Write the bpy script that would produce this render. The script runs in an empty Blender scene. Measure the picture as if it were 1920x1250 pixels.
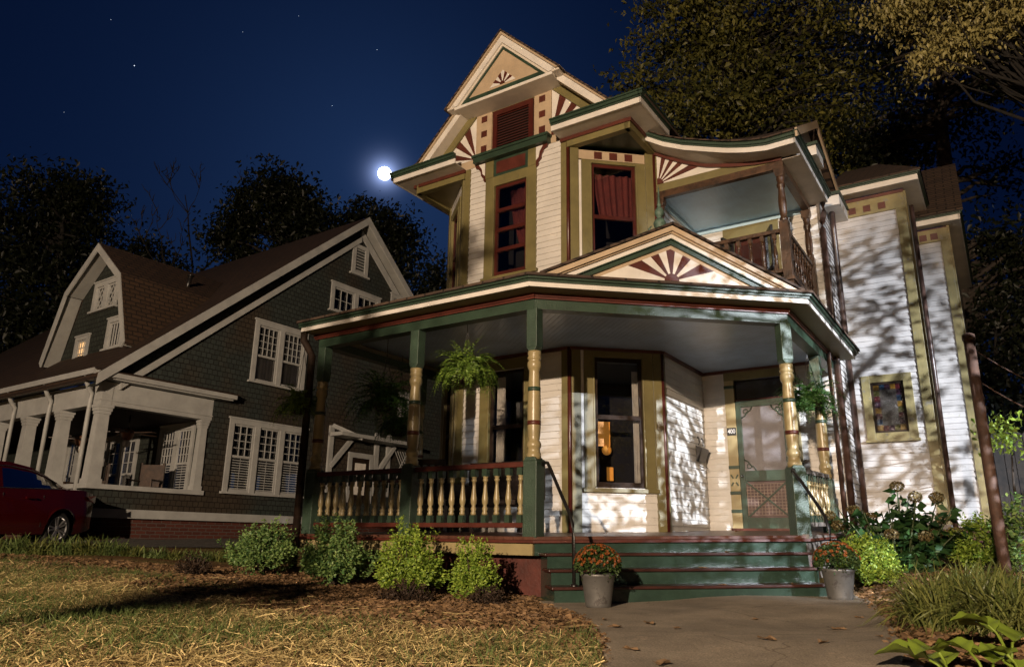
import bpy, math, random
import numpy as np
from mathutils import Vector, Matrix
random.seed(7); RNG = np.random.default_rng(11)
C = bpy.context.scene
COL = C.collection
# ------------------------------------------------------------------ camera
FPX, TILT, ROLL, EYE = 1374.0, math.radians(15.67), math.radians(0.89), 0.56
ct, st, cr, sr = math.cos(TILT), math.sin(TILT), math.cos(ROLL), math.sin(ROLL)
R = np.array([[cr, -sr, 0], [sr, cr, 0], [0, 0, 1]]) @ np.array([[1, 0, 0], [0, st, -ct], [0, ct, st]])
cam_d = bpy.data.cameras.new('camera'); cam = bpy.data.objects.new('camera', cam_d); COL.objects.link(cam)
cam_d.sensor_width = 36; cam_d.lens = FPX / 1920 * 36; cam_d.clip_start = 0.05; cam_d.clip_end = 4000
m = Matrix.Identity(4)
for i in range(3):
    m[i][0] = R[0][i]; m[i][1] = -R[1][i]; m[i][2] = -R[2][i]
m[2][3] = EYE
cam.matrix_world = m
C.camera = cam
def ray(px, py):
    d = R.T @ np.array([(px - 960) / FPX, (py - 625) / FPX, 1.0]); return d
def at(px, py, Y):
    """pixel of the photograph at forward distance Y -> world point"""
    d = ray(px, py); return np.array([0, 0, EYE]) + d * (Y / d[1])
# ------------------------------------------------------------------ sky, light, exposure
C.view_settings.view_transform = 'Standard'; C.view_settings.look = 'None'
C.view_settings.exposure = 2.4; C.view_settings.gamma = 1
MOON_DIR = Vector(ray(721, 325)).normalized()
w = bpy.data.worlds.new('World'); C.world = w; w.use_nodes = True
nt = w.node_tree; nt.nodes.clear()
def nd(t, kind, **kw):
    n = t.nodes.new(kind)
    for k, v in kw.items(): setattr(n, k, v)
    return n
out = nd(nt, 'ShaderNodeOutputWorld'); bg = nd(nt, 'ShaderNodeBackground')
sky = nd(nt, 'ShaderNodeTexSky'); sky.sky_type = 'NISHITA'; sky.sun_disc = False
sky.sun_elevation = math.asin(MOON_DIR.z); sky.sun_rotation = math.atan2(MOON_DIR.x, MOON_DIR.y)
tint = nd(nt, 'ShaderNodeMix', data_type='RGBA', blend_type='MULTIPLY'); tint.inputs[0].default_value = 1
tint.inputs[7].default_value = (0.10, 0.30, 1.0, 1)
nt.links.new(sky.outputs[0], tint.inputs[6])
nt.links.new(tint.outputs[2], bg.inputs[0]); bg.inputs[1].default_value = 0.00062
# moon light scattered close round the moon
geo = nd(nt, 'ShaderNodeTexCoord')
dot = nd(nt, 'ShaderNodeVectorMath', operation='DOT_PRODUCT'); dot.inputs[1].default_value = MOON_DIR
nt.links.new(geo.outputs['Generated'], dot.inputs[0])
ac_ = nd(nt, 'ShaderNodeMath', operation='ARCCOSINE'); nt.links.new(dot.outputs['Value'], ac_.inputs[0])
def halo(width, strength, col):
    a = nd(nt, 'ShaderNodeMath', operation='DIVIDE'); nt.links.new(ac_.outputs[0], a.inputs[0]); a.inputs[1].default_value = width
    b = nd(nt, 'ShaderNodeMath', operation='MULTIPLY'); nt.links.new(a.outputs[0], b.inputs[0]); b.inputs[1].default_value = -1
    e = nd(nt, 'ShaderNodeMath', operation='EXPONENT'); nt.links.new(b.outputs[0], e.inputs[0])
    s = nd(nt, 'ShaderNodeMath', operation='MULTIPLY'); nt.links.new(e.outputs[0], s.inputs[0]); s.inputs[1].default_value = strength
    g = nd(nt, 'ShaderNodeBackground'); g.inputs[0].default_value = (*col, 1); nt.links.new(s.outputs[0], g.inputs[1]); return g
h1 = halo(0.30, 0.0052, (0.10, 0.28, 1.0)); h2 = halo(0.0082, 0.50, (0.42, 0.55, 1.0))
a1_ = nd(nt, 'ShaderNodeAddShader'); a2_ = nd(nt, 'ShaderNodeAddShader')
nt.links.new(bg.outputs[0], a1_.inputs[0]); nt.links.new(h1.outputs[0], a1_.inputs[1])
nt.links.new(a1_.outputs[0], a2_.inputs[0]); nt.links.new(h2.outputs[0], a2_.inputs[1]); nt.links.new(a2_.outputs[0], out.inputs[0])
# moonlight from the moon itself
sun_d = bpy.data.lights.new('moonlight', 'SUN'); sun_d.energy = 0.012; sun_d.angle = math.radians(0.5); sun_d.color = (0.75, 0.85, 1.0)
sun = bpy.data.objects.new('moonlight', sun_d); COL.objects.link(sun)
sun.rotation_euler = MOON_DIR.to_track_quat('Z', 'Y').to_euler()
LAMPS = [  # street lamps standing behind the photographer: x, y, height of the bulb, watts, colour
    (-5.9, -12.3, 4.9, 5100, (1.0, 0.76, 0.54), 0.12),
    (12.0, -7.5, 6.2, 11500, (0.86, 0.91, 1.0), 0.035)]

# ------------------------------------------------------------------ materials
MATS = {}
def lin(h):
    return tuple(h)
def mat(name, col, rough=0.6, var=0.10, scale=3.0, bump=0.0, bscale=60.0, metal=0.0, col2=None, spec=0.5, coat=0.0, blotch=None):
    if name in MATS: return MATS[name]
    if name != 'concrete': col = tuple(c * .80 for c in col); col2 = col2 and tuple(c * .80 for c in col2); blotch = blotch and (tuple(c * .80 for c in blotch[0]),) + tuple(blotch[1:])
    mt = bpy.data.materials.new(name); mt.use_nodes = True; t = mt.node_tree; p = t.nodes['Principled BSDF']
    p.inputs['Roughness'].default_value = rough; p.inputs['Metallic'].default_value = metal
    p.inputs['Specular IOR Level'].default_value = spec; p.inputs['Coat Weight'].default_value = coat
    tc = nd(t, 'ShaderNodeTexCoord')
    n1 = nd(t, 'ShaderNodeTexNoise'); n1.inputs['Scale'].default_value = scale; n1.inputs['Detail'].default_value = 6; n1.inputs['Roughness'].default_value = .65
    t.links.new(tc.outputs['Object'], n1.inputs['Vector'])
    rp = nd(t, 'ShaderNodeValToRGB'); e = rp.color_ramp.elements
    c2 = col2 if col2 else tuple(c * (1 - var * 2.2) for c in col)
    c1 = col if col2 else tuple(min(1, c * (1 + var)) for c in col)
    e[0].position = .33; e[0].color = (*c2, 1); e[1].position = .66; e[1].color = (*c1, 1)
    t.links.new(n1.outputs[0], rp.inputs[0]); src = rp.outputs[0]
    if blotch:
        n3 = nd(t, 'ShaderNodeTexNoise'); n3.inputs['Scale'].default_value = blotch[1]; n3.inputs['Detail'].default_value = 8; n3.inputs['Roughness'].default_value = .7
        t.links.new(tc.outputs['Object'], n3.inputs['Vector'])
        r3 = nd(t, 'ShaderNodeValToRGB'); r3.color_ramp.elements[0].position = blotch[2]; r3.color_ramp.elements[1].position = blotch[2] + .06
        t.links.new(n3.outputs[0], r3.inputs[0])
        mx = nd(t, 'ShaderNodeMix', data_type='RGBA'); t.links.new(r3.outputs[0], mx.inputs[0]); t.links.new(src, mx.inputs[6]); mx.inputs[7].default_value = (*blotch[0], 1); src = mx.outputs[2]
    t.links.new(src, p.inputs['Base Color'])
    if bump:
        n2 = nd(t, 'ShaderNodeTexNoise'); n2.inputs['Scale'].default_value = bscale; n2.inputs['Detail'].default_value = 4
        t.links.new(tc.outputs['Object'], n2.inputs['Vector'])
        b = nd(t, 'ShaderNodeBump'); b.inputs['Strength'].default_value = bump; b.inputs['Distance'].default_value = .01
        t.links.new(n2.outputs[0], b.inputs['Height']); t.links.new(b.outputs[0], p.inputs['Normal'])
    MATS[name] = mt; return mt
WHITE = mat('white_paint', (.70, .67, .62), .5, .06, 2.5, .25, 40, blotch=((.40, .36, .31), 7, .635))
WINGW = mat('weathered_white_paint', (.55, .525, .505), .55, .10, 2.0, .3, 40, blotch=((.36, .33, .30), 7, .62))
TRIMW = mat('white_trim', (.74, .70, .64), .45, .06, 4, .15, 50)
GOLD = mat('olive_gold_paint', (.185, .155, .058), .48, .10, 3, .2, 45, blotch=((.115, .10, .05), 9, .62))
CGOLD = mat('gloss_gold_paint', (.35, .28, .14), .33, .08, 4, .12, 25, blotch=((.27, .20, .08), 14, .68))
TAN = mat('tan_paint', (.50, .38, .25), .5, .08, 3, .2, 45)
MAROON = mat('maroon_paint', (.098, .023, .014), .42, .15, 5, .2, 40)
DKRED = mat('dark_red_sash', (.075, .014, .009), .35, .15, 5, .15, 40)
TREADM = mat('worn_maroon_tread', (.058, .021, .016), .32, .2, 5, .3, 30, blotch=((.13, .075, .055), 8, .64))
GREEN = mat('green_paint', (.030, .056, .034), .42, .14, 4, .35, 55, blotch=((.10, .17, .13), 30, .735))
PGREEN = mat('porch_post_green', (.045, .078, .052), .42, .14, 5, .6, 70, blotch=((.19, .25, .20), 34, .64))
STEPG = mat('step_green', (.034, .064, .048), .18, .14, 4, .35, 22, blotch=((.075, .13, .10), 20, .72))
SOFFIT = mat('soffit_paint', (.70, .63, .53), .55, .07, 3, .25, 50)
OLIVE_S = mat('olive_soffit', (.26, .22, .11), .5, .08, 3, .2, 50)
DECK = mat('deck_floor_paint', (.12, .05, .032), .35, .2, 6, .3, 30, blotch=((.20, .12, .09), 9, .66))
BRICK = mat('painted_foundation', (.11, .027, .018), .6, .2, 4, .5, 25, blotch=((.22, .10, .08), 26, .74))
DWOOD = mat('dark_stained_wood', (.070, .034, .016), .38, .3, 8, .4, 40)
SHADOWW = mat('dark_wood', (.03, .018, .012), .7, .3, 8, .3, 40, spec=.15)
PIPE = mat('brown_downspout', (.075, .042, .032), .35, .3, 6, .2, 30)
GREYW = mat('grey_weathered_board', (.20, .17, .145), .6, .25, 5, .4, 30)
IRON = mat('black_iron', (.016, .014, .013), .35, .2, 8, .2, 60)
COPPER = mat('verdigris', (.10, .17, .13), .6, .25, 12, .3, 40)
GALV = mat('galvanised_metal', (.20, .195, .185), .45, .12, 5, .25, 14, metal=.45, blotch=((.11, .10, .095), 9, .55))
RUST = mat('rusty_steel', (.13, .066, .042), .7, .35, 14, .5, 50, col2=(.06, .03, .02))
DARKIN = mat('unlit_room_black', (.012, .010, .009), .9, .2, 2)  # near-black colour stands in for the darkness of unlit rooms
CURTR = mat('red_curtain', (.17, .030, .022), .85, .15, 7, .3, 30)
CURTW = mat('pale_curtain', (.85, .80, .72), .85, .1, 7, .2, 30)
CONC = mat('concrete', (.33, .275, .205), .8, .15, 2.2, .6, 55, blotch=((.36, .29, .21), 3.2, .60))
def cracks(mt):
    t = mt.node_tree; p = t.nodes['Principled BSDF']; src = p.inputs['Base Color'].links[0].from_socket; tc = nd(t, 'ShaderNodeTexCoord')
    nz = nd(t, 'ShaderNodeTexNoise'); nz.inputs['Scale'].default_value = 2.5; nz.inputs['Detail'].default_value = 6; t.links.new(tc.outputs['Object'], nz.inputs['Vector'])
    ad = nd(t, 'ShaderNodeVectorMath', operation='MULTIPLY_ADD'); ad.inputs[1].default_value = (.5, .5, 0); t.links.new(nz.outputs['Color'], ad.inputs[0]); t.links.new(tc.outputs['Object'], ad.inputs[2])
    vo = nd(t, 'ShaderNodeTexVoronoi', feature='DISTANCE_TO_EDGE'); vo.inputs['Scale'].default_value = .55; t.links.new(ad.outputs[0], vo.inputs['Vector'])
    rp = nd(t, 'ShaderNodeValToRGB'); rp.color_ramp.elements[0].position = .0008; rp.color_ramp.elements[0].color = (.5, .46, .42, 1); rp.color_ramp.elements[1].position = .004; rp.color_ramp.elements[1].color = (1, 1, 1, 1); t.links.new(vo.outputs['Distance'], rp.inputs[0])
    n2 = nd(t, 'ShaderNodeTexNoise'); n2.inputs['Scale'].default_value = 120; n2.inputs['Detail'].default_value = 3; t.links.new(tc.outputs['Object'], n2.inputs['Vector']); r2 = nd(t, 'ShaderNodeValToRGB'); r2.color_ramp.elements[0].position = .3; r2.color_ramp.elements[0].color = (.55, .55, .55, 1); r2.color_ramp.elements[1].position = .7; r2.color_ramp.elements[1].color = (1.15, 1.15, 1.15, 1); t.links.new(n2.outputs[0], r2.inputs[0])
    for q in (rp, r2):
        mx = nd(t, 'ShaderNodeMix', data_type='RGBA', blend_type='MULTIPLY'); mx.inputs[0].default_value = 1; t.links.new(src, mx.inputs[6]); t.links.new(q.outputs[0], mx.inputs[7]); src = mx.outputs[2]
    t.links.new(src, p.inputs['Base Color'])
cracks(CONC)
NWHITE = mat('neighbour_trim', (.42, .425, .41), .55, .08, 3, .2, 40)
NSOFF = mat('neighbour_soffit', (.33, .33, .31), .6, .08, 3, .2, 40)
RED = mat('red_car_paint', (.060, .0035, .0045), .15, .05, 2, 0, 1, coat=.6)
BLACKP = mat('black_plastic', (.012, .012, .012), .5, .1, 4)
TYRE = mat('tyre_rubber', (.012, .012, .012), .8, .2, 20, .3, 60)
ALLOY = mat('alloy_rim', (.55, .55, .56), .3, .05, 4, metal=.8)
CHROME = mat('chrome', (.6, .6, .6), .15, .02, 4, metal=1)
TAILR = mat('tail_lamp', (.22, .010, .010), .15, .05, 4, coat=.5)
WICKER = mat('dark_wicker', (.045, .026, .017), .6, .4, 40, .8, 50)
CHAIRW = mat('brown_chair_wood', (.06, .032, .018), .5, .3, 9, .3, 30)
STEM = mat('green_stem', (.05, .07, .02), .6, .2, 9)
BARK = mat('bark', (.045, .033, .024), .9, .3, 7, 1.0, 18)
BARKD = mat('dark_bark', (.02, .016, .012), .9, .3, 7, 1.0, 18)
TWIG = mat('dry_twig', (.06, .04, .028), .9, .3, 7)
FENCEM = mat('fence_boards', (.022, .017, .014), .8, .3, 5, .5, 20)

def board_lines(base, axis, pitch, depth=.6, name=None):
    """copy of a paint with fine grooves across one object axis (beadboard, deck boards)"""
    mt = base.copy(); mt.name = name; t = mt.node_tree; p = t.nodes['Principled BSDF']
    tc = nd(t, 'ShaderNodeTexCoord'); mp = nd(t, 'ShaderNodeMapping'); t.links.new(tc.outputs['Object'], mp.inputs[0])
    mp.inputs['Rotation'].default_value = (0, 0, axis)
    wv = nd(t, 'ShaderNodeTexWave'); wv.wave_profile = 'SAW'; wv.inputs['Scale'].default_value = 1 / pitch / 3.18 * .5 * math.pi / 1.57 ; wv.inputs['Distortion'].default_value = 0
    t.links.new(mp.outputs[0], wv.inputs[0])
    rp = nd(t, 'ShaderNodeValToRGB'); rp.color_ramp.elements[0].position = 0; rp.color_ramp.elements[1].position = .12
    t.links.new(wv.outputs[0], rp.inputs[0])
    b = nd(t, 'ShaderNodeBump'); b.inputs['Strength'].default_value = depth; b.inputs['Distance'].default_value = .01
    t.links.new(rp.outputs[0], b.inputs['Height']); t.links.new(b.outputs[0], p.inputs['Normal']); return mt
CEIL0 = mat('porch_ceiling_blue', (.42, .53, .66), .28, .10, 3, 0)
CEIL = board_lines(CEIL0, math.radians(41.86 + 90), .07, .5, 'porch_ceiling_boards')
BCEIL0 = mat('balcony_ceiling_blue', (.55, .80, .98), .40, .06, 3, 0)
BCEIL = board_lines(BCEIL0, 0, .07, .4, 'balcony_ceiling_boards')
DECKB = board_lines(DECK, math.radians(41.86), .09, .5, 'deck_boards')

def brickmat(name, c1, c2, mortar, axes, bw, bh, rough=.8, patch=None, bump=.6, ms=.012):
    c1, c2, mortar = (tuple(c * .80 for c in q) for q in (c1, c2, mortar))
    mt = bpy.data.materials.new(name); mt.use_nodes = True; t = mt.node_tree; p = t.nodes['Principled BSDF']; p.inputs['Roughness'].default_value = rough
    p.inputs['Specular IOR Level'].default_value = .25
    tc = nd(t, 'ShaderNodeTexCoord'); sp = nd(t, 'ShaderNodeSeparateXYZ'); cb = nd(t, 'ShaderNodeCombineXYZ'); t.links.new(tc.outputs['Object'], sp.inputs[0])
    t.links.new(sp.outputs[axes[0]], cb.inputs[0]); t.links.new(sp.outputs[axes[1]], cb.inputs[1])
    nz = nd(t, 'ShaderNodeTexNoise'); nz.inputs['Scale'].default_value = 9; t.links.new(tc.outputs['Object'], nz.inputs['Vector'])
    mxv = nd(t, 'ShaderNodeVectorMath', operation='MULTIPLY_ADD'); mxv.inputs[1].default_value = (.03, .03, 0); t.links.new(nz.outputs['Color'], mxv.inputs[0]); t.links.new(cb.outputs[0], mxv.inputs[2])
    bk = nd(t, 'ShaderNodeTexBrick'); t.links.new(mxv.outputs[0], bk.inputs[0]); bk.inputs['Scale'].default_value = 1
    bk.inputs['Brick Width'].default_value = bw; bk.inputs['Row Height'].default_value = bh; bk.inputs['Mortar Size'].default_value = ms
    bk.inputs['Color1'].default_value = (*c1, 1); bk.inputs['Color2'].default_value = (*c2, 1); bk.inputs['Mortar'].default_value = (*mortar, 1); bk.inputs['Bias'].default_value = -.2
    src = bk.outputs[0]
    if patch:
        n3 = nd(t, 'ShaderNodeTexNoise'); n3.inputs['Scale'].default_value = .55; n3.inputs['Detail'].default_value = 5; t.links.new(tc.outputs['Object'], n3.inputs['Vector'])
        r3 = nd(t, 'ShaderNodeValToRGB'); r3.color_ramp.elements[0].position = .45; r3.color_ramp.elements[1].position = .62; t.links.new(n3.outputs[0], r3.inputs[0])
        mx = nd(t, 'ShaderNodeMix', data_type='RGBA', blend_type='MULTIPLY'); t.links.new(r3.outputs[0], mx.inputs[0]); t.links.new(src, mx.inputs[6]); mx.inputs[7].default_value = (*patch, 1); src = mx.outputs[2]
    t.links.new(src, p.inputs['Base Color'])
    b = nd(t, 'ShaderNodeBump'); b.inputs['Strength'].default_value = bump; b.inputs['Distance'].default_value = .02; b.invert = True
    t.links.new(bk.outputs['Fac'], b.inputs['Height']); t.links.new(b.outputs[0], p.inputs['Normal']); MATS[name] = mt; return mt
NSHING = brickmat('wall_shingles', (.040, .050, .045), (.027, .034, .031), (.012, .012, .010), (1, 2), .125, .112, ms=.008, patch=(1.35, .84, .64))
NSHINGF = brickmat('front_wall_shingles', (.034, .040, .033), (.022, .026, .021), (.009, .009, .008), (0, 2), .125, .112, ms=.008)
NROOF = brickmat('neighbour_roof_shingles', (.050, .029, .018), (.034, .020, .013), (.014, .010, .008), (0, 2), .3, .12, bump=.4)
NROOFD = brickmat('dormer_roof_shingles', (.062, .036, .021), (.042, .025, .015), (.018, .012, .009), (1, 2), .22, .10, bump=.4)
ROOF = brickmat('brown_roof_shingles', (.085, .055, .038), (.05, .034, .026), (.02, .014, .011), (0, 2), .28, .075, bump=.5)
NBRICK = brickmat('foundation_brick', (.10, .030, .020), (.065, .020, .014), (.10, .08, .07), (1, 2), .2, .07, ms=.008)

def glass_mat(name, refl=.16, tint_=(.9, .9, .9)):
    mt = bpy.data.materials.new(name); mt.use_nodes = True; t = mt.node_tree; t.nodes.clear()
    o = nd(t, 'ShaderNodeOutputMaterial'); tr = nd(t, 'ShaderNodeBsdfTransparent'); tr.inputs[0].default_value = (*tint_, 1)
    gl = nd(t, 'ShaderNodeBsdfGlossy'); gl.inputs['Roughness'].default_value = .02; mx = nd(t, 'ShaderNodeMixShader')
    fr = nd(t, 'ShaderNodeFresnel'); fr.inputs[0].default_value = 1.5; ad = nd(t, 'ShaderNodeMath', operation='MULTIPLY_ADD'); t.links.new(fr.outputs[0], ad.inputs[0]); ad.inputs[1].default_value = .9; ad.inputs[2].default_value = refl - .04
    t.links.new(ad.outputs[0], mx.inputs[0]); t.links.new(tr.outputs[0], mx.inputs[1]); t.links.new(gl.outputs[0], mx.inputs[2]); t.links.new(mx.outputs[0], o.inputs[0]); MATS[name] = mt; return mt
GLASS = glass_mat('window_glass', .08); CARGLASS = glass_mat('car_glass', .10, (.10, .11, .11))
def screen_mat():
    mt = mat('insect_screen', (.21, .19, .195), .36, .25, 1.6, .5, 130, col2=(.10, .09, .092)); return mt
SCREEN = screen_mat()
def emit(name, col, s):
    mt = bpy.data.materials.new(name); mt.use_nodes = True; t = mt.node_tree; p = t.nodes['Principled BSDF']
    p.inputs['Base Color'].default_value = (*col, 1); p.inputs['Emission Color'].default_value = (*col, 1); p.inputs['Emission Strength'].default_value = s; MATS[name] = mt; return mt
MOONM = emit('moon_surface', (.90, .95, 1.0), 6); STARM = emit('star_light', (.75, .85, 1.0), .30)
WARMWIN = emit('lit_window', (1.0, .62, .28), .17); AMBER = emit('amber_glow', (1.0, .40, .06), .05); BULB = emit('street_bulb', (1, .85, .6), 3)
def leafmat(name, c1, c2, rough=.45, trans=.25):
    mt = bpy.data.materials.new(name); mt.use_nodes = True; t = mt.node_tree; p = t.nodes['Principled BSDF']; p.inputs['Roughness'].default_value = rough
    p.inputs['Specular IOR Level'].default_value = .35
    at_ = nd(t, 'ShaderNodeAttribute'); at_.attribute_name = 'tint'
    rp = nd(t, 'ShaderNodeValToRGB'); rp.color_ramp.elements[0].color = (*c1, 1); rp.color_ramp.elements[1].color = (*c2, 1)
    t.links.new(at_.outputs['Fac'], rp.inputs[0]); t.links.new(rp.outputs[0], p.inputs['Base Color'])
    if trans:
        o = t.nodes['Material Output']; tl = nd(t, 'ShaderNodeBsdfTranslucent'); t.links.new(rp.outputs[0], tl.inputs[0]); mx = nd(t, 'ShaderNodeMixShader'); mx.inputs[0].default_value = trans
        t.links.new(p.outputs[0], mx.inputs[1]); t.links.new(tl.outputs[0], mx.inputs[2]); t.links.new(mx.outputs[0], o.inputs[0])
    MATS[name] = mt; return mt
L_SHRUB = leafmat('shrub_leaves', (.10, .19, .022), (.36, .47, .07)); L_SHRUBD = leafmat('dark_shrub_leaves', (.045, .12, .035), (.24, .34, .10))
L_FERN_LIT = leafmat('lit_fern_fronds', (.055, .12, .015), (.20, .30, .05)); L_FERN_SHADE = leafmat('shaded_fern_fronds', (.02, .07, .015), (.06, .14, .03))  # lit and shaded copies of one fern colour
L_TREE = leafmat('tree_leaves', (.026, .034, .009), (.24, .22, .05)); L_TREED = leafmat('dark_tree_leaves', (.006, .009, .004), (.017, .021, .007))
L_GOLDT = leafmat('yellowing_leaves', (.16, .145, .05), (.43, .37, .14)); L_HYD = leafmat('hydrangea_leaves', (.012, .04, .012), (.035, .08, .02))
L_HFL = leafmat('faded_hydrangea_florets', (.07, .055, .02), (.19, .145, .06)); L_MUM = leafmat('mum_leaves', (.02, .045, .012), (.07, .11, .03))
L_ORANGE = leafmat('orange_petals', (.16, .042, .010), (.32, .11, .025)); L_BLADE = leafmat('liriope_blades', (.05, .075, .016), (.20, .21, .06))
L_GRASS = leafmat('grass_blades', (.05, .085, .022), (.17, .22, .07)); L_STRAW = leafmat('straw_strands', (.24, .18, .07), (.78, .62, .29), .6, .1)
L_LITTER = leafmat('brown_leaf_litter', (.055, .031, .015), (.25, .15, .07), .7, .1); L_DRY = leafmat('dry_brown_foliage', (.02, .013, .008), (.06, .035, .02), .7, .1)
L_LIME = leafmat('lime_big_leaves', (.20, .28, .035), (.34, .43, .06)); L_FALL = leafmat('fallen_tan_leaf', (.22, .14, .075), (.42, .29, .16), .6, .1)

# ------------------------------------------------------------------ mesh builder
class Fr:
    """a vertical working plane: s runs along it, d outwards (towards a viewer who sees s run right), z up"""
    def __init__(s, u, v, ang): s.o = (u, v); s.c, s.n = math.cos(ang), math.sin(ang)
    def p(s, a, d, z): return (s.o[0] + s.c * a + s.n * d, s.o[1] + s.n * a - s.c * d, z)
class MB:
    def __init__(s): s.v = []; s.f = []; s.m = []; s.sm = []; s.mats = []
    def mi(s, mt):
        if mt not in s.mats: s.mats.append(mt)
        return s.mats.index(mt)
    def add(s, vs, fs, mt, smooth=False):
        k = len(s.v); s.v += [tuple(map(float, v)) for v in vs]; i = s.mi(mt)
        for f in fs: s.f.append(tuple(j + k for j in f)); s.m.append(i); s.sm.append(smooth)
        return s
    def box(s, F, a0, a1, d0, d1, z0, z1, mt):
        P = [F.p(a, d, z) for z in (z0, z1) for d in (d0, d1) for a in (a0, a1)]
        return s.add(P, [(0, 1, 3, 2), (4, 6, 7, 5), (0, 4, 5, 1), (2, 3, 7, 6), (0, 2, 6, 4), (1, 5, 7, 3)], mt)
    def ext(s, F, pts, d0, d1, mt):
        n = len(pts)
        P = [F.p(a, d0, z) for a, z in pts] + [F.p(a, d1, z) for a, z in pts]
        fs = [tuple(range(n)), tuple(range(2 * n - 1, n - 1, -1))] + [(i, i + n, (i + 1) % n + n, (i + 1) % n) for i in range(n)]
        return s.add(P, fs, mt)
    def flat(s, pts, z0, z1, mt):
        """slab over a plan polygon; z may be numbers or functions of (u, v)"""
        f0 = z0 if callable(z0) else (lambda u, v: z0); f1 = z1 if callable(z1) else (lambda u, v: z1); n = len(pts)
        P = [(u, v, f0(u, v)) for u, v in pts] + [(u, v, f1(u, v)) for u, v in pts]
        fs = [tuple(range(n - 1, -1, -1)), tuple(range(n, 2 * n))] + [(i, (i + 1) % n, (i + 1) % n + n, i + n) for i in range(n)]
        return s.add(P, fs, mt)
    def quad(s, a, b, c, d, mt): return s.add([a, b, c, d], [(0, 1, 2, 3)], mt)
    def slab(s, a, b, c, d, t, mt):
        """roof slab: four corners, thickened straight down by t"""
        P = [a, b, c, d] + [(p[0], p[1], p[2] - t) for p in (a, b, c, d)]
        return s.add(P, [(0, 1, 2, 3), (7, 6, 5, 4), (0, 4, 5, 1), (1, 5, 6, 2), (2, 6, 7, 3), (3, 7, 4, 0)], mt)
    def lathe(s, c, prof, mt, n=16, smooth=True, sq=False):
        """prof: (z, r) list from bottom to top round the vertical axis through c=(u, v)"""
        P = []
        for z, r in prof:
            for i in range(n):
                a = 2 * math.pi * (i + .5) / n; P.append((c[0] + r * math.cos(a), c[1] + r * math.sin(a), z))
        L = len(prof); fs = [(j * n + i, j * n + (i + 1) % n, (j + 1) * n + (i + 1) % n, (j + 1) * n + i) for j in range(L - 1) for i in range(n)]
        fs += [tuple(range(n - 1, -1, -1)), tuple(range((L - 1) * n, L * n))]
        return s.add(P, fs, mt, smooth)
    def tube(s, pts, r, mt, n=8, smooth=True):
        pts = [Vector(p) for p in pts]; L = len(pts); rs = r if isinstance(r, (list, tuple)) else [r] * L; P = []
        up = Vector((0.03, .02, 1))
        for i, p in enumerate(pts):
            t = (pts[min(i + 1, L - 1)] - pts[max(i - 1, 0)]).normalized(); x = t.cross(up)
            if x.length < .15: x = t.cross(Vector((0, 1, .1)))
            x.normalize(); y = t.cross(x)
            for k in range(n):
                a = 2 * math.pi * k / n; q = p + (x * math.cos(a) + y * math.sin(a)) * rs[i]; P.append(q)
        fs = [(j * n + i, j * n + (i + 1) % n, (j + 1) * n + (i + 1) % n, (j + 1) * n + i) for j in range(L - 1) for i in range(n)]
        fs += [tuple(range(n - 1, -1, -1)), tuple(range((L - 1) * n, L * n))]
        return s.add(P, fs, mt, smooth)
    def bar(s, a, b, w, h, mt):
        """square bar between two points"""
        a, b = Vector(a), Vector(b); t = (b - a).normalized(); x = t.cross(Vector((0, 0, 1)))
        if x.length < .05: x = Vector((1, 0, 0))
        x.normalize(); y = x.cross(t).normalized(); x = x * w / 2; y = y * h / 2
        P = [a - x - y, a + x - y, a + x + y, a - x + y, b - x - y, b + x - y, b + x + y, b - x + y]
        return s.add(P, [(3, 2, 1, 0), (4, 5, 6, 7), (0, 1, 5, 4), (1, 2, 6, 5), (2, 3, 7, 6), (3, 0, 4, 7)], mt)
    def sphere(s, c, r, mt, n=12, m_=8, sc=(1, 1, 1)):
        P = [(c[0] + r * sc[0] * math.sin(math.pi * j / m_) * math.cos(2 * math.pi * i / n), c[1] + r * sc[1] * math.sin(math.pi * j / m_) * math.sin(2 * math.pi * i / n), c[2] + r * sc[2] * math.cos(math.pi * j / m_)) for j in range(m_ + 1) for i in range(n)]
        fs = [(j * n + i, (j + 1) * n + i, (j + 1) * n + (i + 1) % n, j * n + (i + 1) % n) for j in range(m_) for i in range(n)]
        return s.add(P, fs, mt, True)
    def siding(s, F, a0, a1, z0, z1, mt, holes=(), ex=.097, d=0.0, top=None):
        """lapped boards, each tilted out at its foot, cut round the openings; top(z) -> (a0, a1) narrows a gable"""
        k = math.floor(z0 / ex)
        while k * ex < z1 - 1e-4:
            zb, zt = max(k * ex, z0), min((k + 1) * ex, z1); k += 1
            segs = [(a0, a1)]
            if top:
                t0, t1 = top((zb + zt) / 2); segs = [(max(a0, t0), min(a1, t1))]
            for h0, h1, y0, y1 in holes:
                if zt > y0 + .02 and zb < y1 - .02:
                    ns = []
                    for p, q in segs:
                        if h1 <= p or h0 >= q: ns.append((p, q)); continue
                        if h0 > p: ns.append((p, h0))
                        if h1 < q: ns.append((h1, q))
                    segs = ns
            cut_ = []
            for p, q in segs:
                if q - p > .9 and random.random() < .28:
                    j_ = p + (q - p) * random.uniform(.25, .75); cut_ += [(p, j_ - .0008), (j_ + .0008, q)]
                else: cut_.append((p, q))
            for p, q in cut_:
                if q - p < .005: continue
                e_ = random.gauss(0, .0016); zj = random.gauss(0, .0012)
                s.add([F.p(p, d + .020 + e_, zb + zj), F.p(q, d + .020 - e_, zb - zj), F.p(q, d + .004, zt), F.p(p, d + .004, zt), F.p(p, d + .002, zb + zj), F.p(q, d + .002, zb - zj)], [(0, 1, 2, 3), (4, 5, 1, 0)], mt)
        return s
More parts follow.
